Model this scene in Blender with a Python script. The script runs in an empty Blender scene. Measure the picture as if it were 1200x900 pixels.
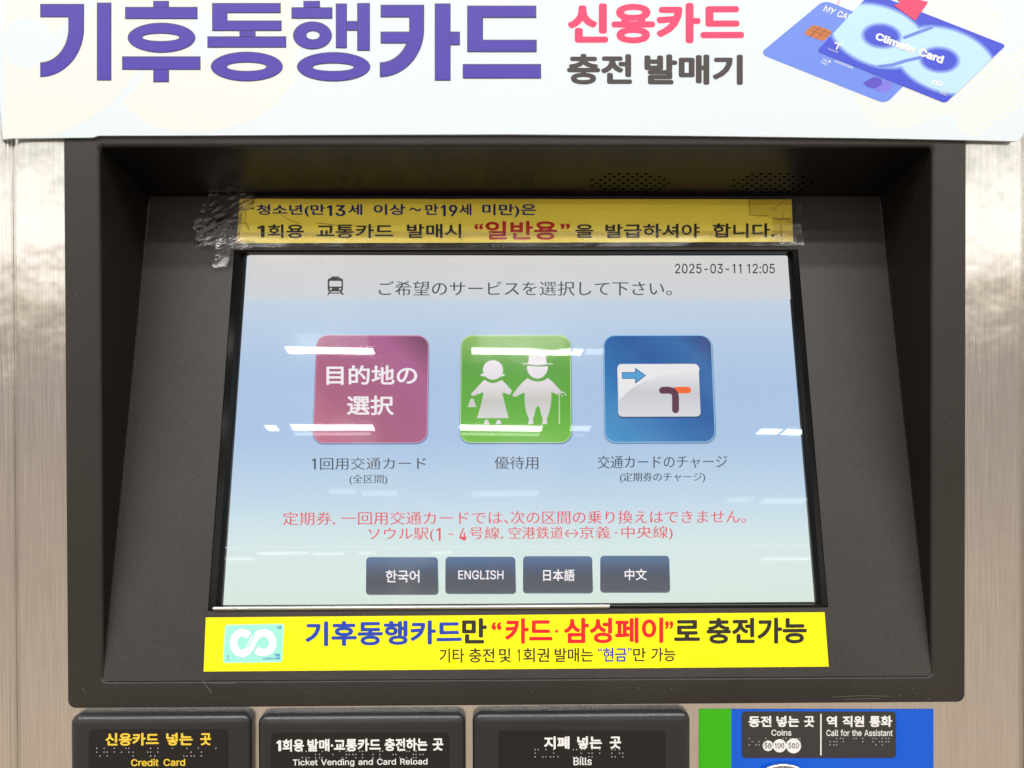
import bpy, bmesh, math, random
from mathutils import Vector, Matrix, noise
from mathutils.geometry import tessellate_polygon

random.seed(7)
C = bpy.context.scene
COL = C.collection
R = math.radians
MM = 0.001

# ------------------------------------------------------------------ camera
F = 870.0                      # focal length in photo pixels (1200 wide)
CAM = Vector((0, -0.435, 0))
yaw, pitch, roll = R(0.57), R(-0.45), R(0.15)
fwd = Vector((math.sin(yaw) * math.cos(pitch), math.cos(yaw) * math.cos(pitch), math.sin(pitch)))
rgt = fwd.cross(Vector((0, 0, 1))).normalized()
up = rgt.cross(fwd).normalized()
rm = Matrix.Rotation(roll, 3, fwd)
rgt, up = rm @ rgt, rm @ up
cd = bpy.data.cameras.new('camera'); cam = bpy.data.objects.new('camera', cd); COL.objects.link(cam)
m3 = Matrix((rgt, up, -fwd)).transposed()
cam.matrix_world = Matrix.Translation(CAM) @ m3.to_4x4()
cd.sensor_width = 36; cd.lens = F / 1200 * 36; cd.clip_start = 0.01; cd.clip_end = 100
C.camera = cam

# ------------------------------------------------------------------ world, exposure
C.view_settings.view_transform = 'Standard'; C.view_settings.look = 'None'
C.view_settings.exposure = 0; C.view_settings.gamma = 1
C.render.engine = 'CYCLES'
C.cycles.use_denoising = True
C.cycles.max_bounces = 8; C.cycles.transparent_max_bounces = 12
w = bpy.data.worlds.new('World'); C.world = w; w.use_nodes = True
wn = w.node_tree.nodes; wl = w.node_tree.links
bg = wn['Background']
tc = wn.new('ShaderNodeTexCoord'); sx = wn.new('ShaderNodeSeparateXYZ'); mr = wn.new('ShaderNodeMapRange')
cr = wn.new('ShaderNodeValToRGB')
wl.new(tc.outputs['Generated'], sx.inputs[0]); wl.new(sx.outputs['Z'], mr.inputs['Value'])
mr.inputs['From Min'].default_value = -1; mr.inputs['From Max'].default_value = 1
wl.new(mr.outputs[0], cr.inputs[0]); wl.new(cr.outputs[0], bg.inputs['Color'])
e = cr.color_ramp.elements
e[0].position = 0.0; e[0].color = (0.33, 0.25, 0.175, 1)     # station floor
e[1].position = 1.0; e[1].color = (0.16, 0.155, 0.15, 1)      # ceiling
for p, c in ((0.29, (0.80, 0.64, 0.49, 1)), (0.42, (0.66, 0.54, 0.45, 1)), (0.50, (0.52, 0.45, 0.40, 1)), (0.530, (0.54, 0.46, 0.39, 1)), (0.543, (1.25, 0.95, 0.66, 1)), (0.556, (1.2, 1.12, 1.0, 1)),
             (0.575, (2.2, 2.12, 2.0, 1)), (0.605, (2.0, 1.93, 1.8, 1)), (0.64, (0.98, 0.94, 0.87, 1)), (0.67, (0.56, 0.54, 0.50, 1)), (0.73, (0.28, 0.27, 0.26, 1))):
    k = e.new(p); k.color = c
bg.inputs['Strength'].default_value = 0.72

# ------------------------------------------------------------------ planes
class Plane:
    def __init__(s, o, n): s.o, s.n = Vector(o), Vector(n).normalized()
FRONT = Plane((0, 0, 0), (0, -1, 0))

def ray(px, py):
    return (fwd + rgt * ((px - 600) / F) + up * ((450 - py) / F)).normalized()
def P(px, py, pl, h=0.0):
    """the point of a plane (raised h towards the hall) that lies behind a photo pixel"""
    d = ray(px, py); o = pl.o + pl.n * h
    return CAM + d * ((o - CAM).dot(pl.n) / d.dot(pl.n))

XL = P(117, 400, FRONT).x; XR = P(1093, 400, FRONT).x
ZT = P(600, 172, FRONT).z; ZB = P(600, 796, FRONT).z
DEPTH = 0.062                       # depth of the recess at its ceiling
_zc = P(600, 230, Plane((0, DEPTH, 0), (0, -1, 0))).z
TILT = math.atan2(DEPTH, _zc - ZB)
PANEL = Plane((0, 0.0004, ZB), (0, -math.cos(TILT), math.sin(TILT)))

# ------------------------------------------------------------------ lamps of the hall ceiling
HC = 1.7
def area_lamp(a, b, width, rad, col=(1, 0.98, 0.95)):
    a, b = Vector(a), Vector(b); L = (b - a).length
    ld = bpy.data.lights.new('hall_area_light', 'AREA'); ld.shape = 'RECTANGLE'
    ld.size = L; ld.size_y = width; ld.energy = rad * math.pi * L * width; ld.color = col
    o = bpy.data.objects.new('hall_area_light', ld); COL.objects.link(o)
    x = (b - a).normalized(); z = Vector((0, 0, 1)); y = z.cross(x).normalized(); z = x.cross(y)
    o.matrix_world = Matrix.Translation((a + b) / 2) @ Matrix((x, y, z)).transposed().to_4x4()
def lamp_seen(x0, x1, y0, y1, rad, width=0.07, height=HC):
    """a tube or added strip at the height of the hall ceiling, where the tilted glass mirrors it"""
    pts = []
    for px, py in ((x0, y0), (x1, y1)):
        p = P(px, py, PANEL); d = ray(px, py); d = d - 2 * d.dot(PANEL.n) * PANEL.n
        pts.append(p + d * ((height - p.z) / d.z))
    area_lamp(pts[0], pts[1], width, rad)
for yy, wd in ((-1.28, 0.13), (-1.85, 0.13)):
    for x0 in (-2.6, -1.25, 0.1, 1.45):
        area_lamp((x0, yy, HC), (x0 + 1.2, yy, HC), wd, 35)
for x0 in (-1.9, -0.3, 1.3):
    area_lamp((x0, -2.33, HC), (x0 + 1.2, -2.33, HC), 0.08, 20)
for a in ((336, 438, 410, 411.5, 30), (553, 668, 411, 412.5, 30), (670, 682, 412, 413, 14), (686, 708, 412, 412, 4),
          (342, 438, 501, 501, 26), (312, 325, 501.5, 501.5, 20), (539, 635, 501, 502.5, 26), (668, 692, 502, 502, 6),
          (889, 914, 505.5, 506, 16), (919, 942, 506, 507, 20)):
    lamp_seen(*a, width=.085 if a[2] < 450 else .125)
# added light strips: glow above the upper tubes, ghost reflections below the lower
for a in ((350, 432, 400, 401, 1.5), (560, 662, 401, 402, 1.5), (345, 434, 508.5, 508.5, 5), (541, 632, 508.5, 509.5, 5), (673, 686, 510, 510, 2)):
    lamp_seen(*a, width=.20 if a[2] < 450 else .06)
for a in ((385, 418, 576, 576, 3.0), (424, 466, 578, 578, 3.4), (553, 632, 579, 578, 3.2), (852, 882, 586, 586, 2.6),
          (893, 945, 587, 587, 4.0), (302, 361, 649, 648, 5), (366, 404, 649, 649, 4.4), (420, 440, 648, 648, 4),
          (505, 530, 648, 647, 4), (893, 948, 655, 655, 5), (258, 297, 655, 655, 5)):
    lamp_seen(*a[:4], a[4] * .6, 0.22)

# ------------------------------------------------------------------ materials
def srgb(r, g, b):
    f = lambda v: (v / 255 / 12.92) if v <= 10 else ((v / 255 + 0.055) / 1.055) ** 2.4
    return (f(r), f(g), f(b), 1)
MATS = {}
def mat(name, col, rough=0.5, metal=0.0, spec=0.5, bump=None, vary=0.0, coat=0.0, grain=0.0):
    if name in MATS: return MATS[name]
    m = bpy.data.materials.new(name); m.use_nodes = True; n = m.node_tree.nodes; l = m.node_tree.links
    b = n['Principled BSDF']; b.inputs['Base Color'].default_value = col
    b.inputs['Roughness'].default_value = rough; b.inputs['Metallic'].default_value = metal
    b.inputs['Specular IOR Level'].default_value = spec; b.inputs['Coat Weight'].default_value = coat
    t = n.new('ShaderNodeTexCoord')
    if bump:
        sc, st, dist = bump
        nz = n.new('ShaderNodeTexNoise'); nz.inputs['Scale'].default_value = sc; nz.inputs['Detail'].default_value = 3
        l.new(t.outputs['Object'], nz.inputs['Vector'])
        bp = n.new('ShaderNodeBump'); bp.inputs['Strength'].default_value = st; bp.inputs['Distance'].default_value = dist
        l.new(nz.outputs['Fac'], bp.inputs['Height']); l.new(bp.outputs[0], b.inputs['Normal'])
    if vary:
        nz = n.new('ShaderNodeTexNoise'); nz.inputs['Scale'].default_value = 14; nz.inputs['Detail'].default_value = 6
        l.new(t.outputs['Object'], nz.inputs['Vector'])
        hs = n.new('ShaderNodeHueSaturation'); hs.inputs['Color'].default_value = col
        mp = n.new('ShaderNodeMapRange'); mp.inputs['To Min'].default_value = 1 - vary; mp.inputs['To Max'].default_value = 1 + vary
        mp.inputs['From Min'].default_value = 0.3; mp.inputs['From Max'].default_value = 0.7
        l.new(nz.outputs['Fac'], mp.inputs['Value']); l.new(mp.outputs[0], hs.inputs['Value'])
        src = hs.outputs[0]
        if grain:
            g1 = n.new('ShaderNodeTexNoise'); g1.inputs['Scale'].default_value = 1100; g1.inputs['Detail'].default_value = 2
            l.new(t.outputs['Object'], g1.inputs['Vector'])
            g2_ = n.new('ShaderNodeMapRange'); g2_.inputs['From Min'].default_value = .35; g2_.inputs['From Max'].default_value = .65
            g2_.inputs['To Min'].default_value = 1 - grain; g2_.inputs['To Max'].default_value = 1 + grain
            l.new(g1.outputs['Fac'], g2_.inputs['Value'])
            h2_ = n.new('ShaderNodeHueSaturation'); l.new(src, h2_.inputs['Color']); l.new(g2_.outputs[0], h2_.inputs['Value']); src = h2_.outputs[0]
        l.new(src, b.inputs['Base Color'])
        mq = n.new('ShaderNodeMapRange'); mq.inputs['To Min'].default_value = rough - 0.08; mq.inputs['To Max'].default_value = rough + 0.12
        l.new(nz.outputs['Fac'], mq.inputs['Value']); l.new(mq.outputs[0], b.inputs['Roughness'])
    MATS[name] = m; return m
def emit(name, col, strength=1.0, ramp=None, axis='Z', noise_amt=0.0):
    """a lit picture element; ramp = [(pos, colour)] over the generated axis"""
    if name in MATS: return MATS[name]
    m = bpy.data.materials.new(name); m.use_nodes = True; n = m.node_tree.nodes; l = m.node_tree.links
    b = n['Principled BSDF']; b.inputs['Base Color'].default_value = (0, 0, 0, 1)
    b.inputs['Specular IOR Level'].default_value = 0; b.inputs['Roughness'].default_value = 1
    b.inputs['Emission Strength'].default_value = strength
    if ramp:
        t = n.new('ShaderNodeTexCoord'); s = n.new('ShaderNodeSeparateXYZ'); r = n.new('ShaderNodeValToRGB')
        l.new(t.outputs['Generated'], s.inputs[0])
        if axis == 'XZ':
            ad = n.new('ShaderNodeMath'); ad.operation = 'ADD'; hf = n.new('ShaderNodeMath'); hf.operation = 'MULTIPLY'
            hf.inputs[1].default_value = 0.5
            l.new(s.outputs['X'], ad.inputs[0]); l.new(s.outputs['Z'], ad.inputs[1]); l.new(ad.outputs[0], hf.inputs[0])
            src = hf.outputs[0]
        else: src = s.outputs[axis]
        l.new(src, r.inputs[0])
        el = r.color_ramp.elements
        el[0].position, el[0].color = ramp[0]; el[1].position, el[1].color = ramp[-1]
        for p, c in ramp[1:-1]: k = el.new(p); k.color = c
        out = r.outputs[0]
        l.new(out, b.inputs['Emission Color'])
    else: b.inputs['Emission Color'].default_value = col
    MATS[name] = m; return m

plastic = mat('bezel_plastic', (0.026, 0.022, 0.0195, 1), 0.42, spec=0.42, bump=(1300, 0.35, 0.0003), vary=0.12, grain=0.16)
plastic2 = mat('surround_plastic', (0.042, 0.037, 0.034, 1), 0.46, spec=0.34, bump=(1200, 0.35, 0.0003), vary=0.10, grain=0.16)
def steel_material(name, col, rough):
    m = bpy.data.materials.new(name); m.use_nodes = True; n = m.node_tree.nodes; l = m.node_tree.links
    b = n['Principled BSDF']; b.inputs['Metallic'].default_value = 1
    b.inputs['Anisotropic'].default_value = 0.6; b.inputs['Anisotropic Rotation'].default_value = 0.25
    tg = n.new('ShaderNodeTangent'); tg.direction_type = 'RADIAL'; tg.axis = 'X'; l.new(tg.outputs[0], b.inputs['Tangent'])
    t = n.new('ShaderNodeTexCoord'); mp = n.new('ShaderNodeMapping'); mp.inputs['Scale'].default_value = (2600, 2600, 26)
    l.new(t.outputs['Object'], mp.inputs[0])
    nz = n.new('ShaderNodeTexNoise'); nz.inputs['Scale'].default_value = 1; nz.inputs['Detail'].default_value = 4
    l.new(mp.outputs[0], nz.inputs['Vector'])
    r = n.new('ShaderNodeValToRGB'); l.new(nz.outputs['Fac'], r.inputs[0])
    r.color_ramp.elements[0].position = 0.25; r.color_ramp.elements[1].position = 0.75
    r.color_ramp.elements[0].color = tuple(c * 0.78 for c in col) + (1,); r.color_ramp.elements[1].color = tuple(min(1, c * 1.1) for c in col) + (1,)
    big = n.new('ShaderNodeTexNoise'); big.inputs['Scale'].default_value = 7; big.inputs['Detail'].default_value = 5
    l.new(t.outputs['Object'], big.inputs['Vector'])
    mx = n.new('ShaderNodeMix'); mx.data_type = 'RGBA'; mx.blend_type = 'MULTIPLY'; mx.inputs[0].default_value = 0.08
    l.new(r.outputs[0], mx.inputs[6]); l.new(big.outputs['Fac'], mx.inputs[7]); l.new(mx.outputs[2], b.inputs['Base Color'])
    q = n.new('ShaderNodeMapRange'); q.inputs['To Min'].default_value = rough - 0.05; q.inputs['To Max'].default_value = rough + 0.08
    l.new(nz.outputs['Fac'], q.inputs['Value']); l.new(q.outputs[0], b.inputs['Roughness'])
    bp = n.new('ShaderNodeBump'); bp.inputs['Strength'].default_value = 0.12; bp.inputs['Distance'].default_value = 0.0001
    l.new(nz.outputs['Fac'], bp.inputs['Height'])
    b2 = n.new('ShaderNodeBump'); b2.inputs['Strength'].default_value = 0.5; b2.inputs['Distance'].default_value = 0.006
    l.new(big.outputs['Fac'], b2.inputs['Height']); l.new(bp.outputs[0], b2.inputs['Normal'])
    l.new(b2.outputs[0], b.inputs['Normal'])
    return m
steel = steel_material('brushed_steel', (0.96, 0.925, 0.88), 0.19)
frame_black = mat('glossy_black_frame', (0.003, 0.003, 0.003, 1), 0.10, spec=0.22)
chrome = mat('chrome', (0.8, 0.8, 0.82, 1), 0.14, metal=1, bump=(300, 0.3, 0.0005))
trim_m = mat('silver_trim_strip', (0.62, 0.62, 0.62, 1), 0.42, metal=1, bump=(90, 0.3, 0.001))
plate_m = mat('label_plate_plastic', (0.022, 0.0215, 0.023, 1), 0.25, spec=0.50, bump=(900, 0.12, 0.0002), vary=0.12)
label_m = mat('label_film', (0.012, 0.0105, 0.010, 1), 0.38, spec=0.4, vary=0.1)
hole_m = mat('hole_black', (0.0015, 0.0015, 0.0015, 1), 0.9, spec=0.0)
white_ink = mat('white_ink', (0.80, 0.80, 0.79, 1), 0.45)
yellow_ink = mat('yellow_ink', (0.85, 0.58, 0.05, 1), 0.45)
dot_m = mat('braille_dot', (0.34, 0.33, 0.32, 1), 0.35)
def ink(n, r, g, b, rough=0.42): return mat(n, srgb(r, g, b), rough, spec=0.35)

# ------------------------------------------------------------------ objects
def empty(name, loc, label, cat, group=None):
    o = bpy.data.objects.new(name, None); COL.objects.link(o); o.location = loc; o.empty_display_size = 0.02
    o['label'] = label; o['category'] = cat
    if group: o['group'] = group
    return o
def link(name, me, m, parent, label=None, kind=None):
    if m: me.materials.clear(); me.materials.append(m)
    o = bpy.data.objects.new(name, me); COL.objects.link(o)
    if parent:
        o.parent = parent
        q = parent; off = Vector((0, 0, 0))
        while q: off += q.location; q = q.parent
        o.location = -off if parent.parent is None else Vector((0, 0, 0))
        if parent.parent is not None: o.location = Vector((0, 0, 0)) - (off - Vector((0, 0, 0)))
    if label: o['label'] = label
    if kind: o['kind'] = kind
    return o
def mesh(name, vs, fs, m, parent, smooth=False, **kw):
    me = bpy.data.meshes.new(name); me.from_pydata([tuple(v) for v in vs], [], fs); me.update()
    bm = bmesh.new(); bm.from_mesh(me); bmesh.ops.remove_doubles(bm, verts=bm.verts, dist=1e-7)
    if kw.pop('recalc', True): bmesh.ops.recalc_face_normals(bm, faces=bm.faces)
    bm.to_mesh(me); bm.free()
    if smooth:
        for p in me.polygons: p.use_smooth = True
    return link(name, me, m, parent, **kw)

def arc(cx, cy, rx, ry, a0, a1, n):
    return [(cx + rx * math.cos(R(a0 + (a1 - a0) * i / n)), cy + ry * math.sin(R(a0 + (a1 - a0) * i / n))) for i in range(n + 1)]
def ell(cx, cy, rx, ry, n=40): return arc(cx, cy, rx, ry, 0, 360, n)[:-1]
def rr(x0, y0, x1, y1, r, n=6):
    return (arc(x0 + r, y0 + r, r, r, 180, 270, n) + arc(x1 - r, y0 + r, r, r, 270, 360, n) +
            arc(x1 - r, y1 - r, r, r, 0, 90, n) + arc(x0 + r, y1 - r, r, r, 90, 180, n))
def quad_map(q, pts):
    """unit-square points into a pixel quad TL TR BR BL"""
    (ax, ay), (bx, by), (cx, cy), (dx, dy) = q; out = []
    for u, v in pts:
        out.append(((1 - u) * (1 - v) * ax + u * (1 - v) * bx + u * v * cx + (1 - u) * v * dx,
                    (1 - u) * (1 - v) * ay + u * (1 - v) * by + u * v * cy + (1 - u) * v * dy))
    return out
def rrq(q, r, n=6):
    w_ = math.dist(q[0], q[1]); h_ = math.dist(q[0], q[3])
    return quad_map(q, [(x / w_, y / h_) for x, y in rr(0, 0, w_, h_, r, n)])
def chaikin(p, k=2):
    for _ in range(k):
        o = []
        for i in range(len(p)):
            a, b = p[i], p[(i + 1) % len(p)]
            o += [(a[0] * .75 + b[0] * .25, a[1] * .75 + b[1] * .25), (a[0] * .25 + b[0] * .75, a[1] * .25 + b[1] * .75)]
        p = o
    return p
def stroke(pts, wd, cap=True):
    """a round-ended stroke as one polygon"""
    L, Rr = [], []
    for i, p in enumerate(pts):
        a = pts[max(i - 1, 0)]; b = pts[min(i + 1, len(pts) - 1)]
        dx, dy = b[0] - a[0], b[1] - a[1]; s = math.hypot(dx, dy) or 1; nx, ny = -dy / s * wd / 2, dx / s * wd / 2
        L.append((p[0] + nx, p[1] + ny)); Rr.append((p[0] - nx, p[1] - ny))
    if not cap: return L + Rr[::-1]
    def capp(c, frm):
        a = math.degrees(math.atan2(frm[1] - c[1], frm[0] - c[0])); return arc(c[0], c[1], wd / 2, wd / 2, a, a - 180, 8)[1:-1]
    return L + capp(pts[-1], L[-1]) + Rr[::-1] + capp(pts[0], Rr[0])

def flat(name, shapes, m, parent, pl, h, disp=None, step=2e-5, **kw):
    """printed or cut shapes on a plane; a shape = loop or [outer, hole, ...] in photo pixels"""
    vs, fs = [], []
    for k, s in enumerate(shapes):
        loops = s if isinstance(s[0][0], (tuple, list)) else [s]
        tri = tessellate_polygon([[Vector((x, y, 0)) for x, y in lp] for lp in loops])
        base = len(vs); allp = [p for lp in loops for p in lp]
        for x, y in allp:
            p = P(x, y, pl, h + k * step)
            if disp: p = p + pl.n * disp(x, y)
            vs.append(p)
        fs += [tuple(base + i for i in t) for t in tri]
    me = bpy.data.meshes.new(name); me.from_pydata([tuple(v) for v in vs], [], fs); me.update()
    bm = bmesh.new(); bm.from_mesh(me)
    for f in bm.faces:
        f.normal_update()
        if f.normal.dot(pl.n) < 0: f.normal_flip()
    bm.to_mesh(me); bm.free()
    return link(name, me, m, parent, **kw)
def slab(name, loop, m, parent, pl, h0, h1, bev=0.0, **kw):
    """a solid of a pixel outline between two heights over a plane, edge bevelled"""
    n = len(loop)
    cx = sum(p[0] for p in loop) / n; cy = sum(p[1] for p in loop) / n
    L0 = [P(x, y, pl, h1) for x, y in loop]           # outline as seen on its front face
    dn = pl.n * (h1 - h0)
    rings = [[p - dn for p in L0]]
    if bev:
        c = sum(L0, Vector()) / n
        rings.append([p - pl.n * bev for p in L0])
        rings.append([p + (c - p).normalized() * bev * 0.8 for p in L0])
    else: rings.append(L0)
    vs = [p for r_ in rings for p in r_]; fs = []
    for k in range(len(rings) - 1):
        for i in range(n):
            j = (i + 1) % n; fs.append((k * n + i, k * n + j, (k + 1) * n + j, (k + 1) * n + i))
    top = rings[-1]
    # flatten to plane coordinates for the cap
    ax = pl.n.cross(Vector((0, 0, 1))).normalized(); ay = ax.cross(pl.n)
    tri = tessellate_polygon([[Vector((p.dot(ax), p.dot(ay), 0)) for p in top]])
    b = (len(rings) - 1) * n
    fs += [tuple(b + i for i in t) for t in tri]; fs += [tuple(i for i in t[::-1]) for t in tri]
    return mesh(name, vs, fs, m, parent, **kw)

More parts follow.
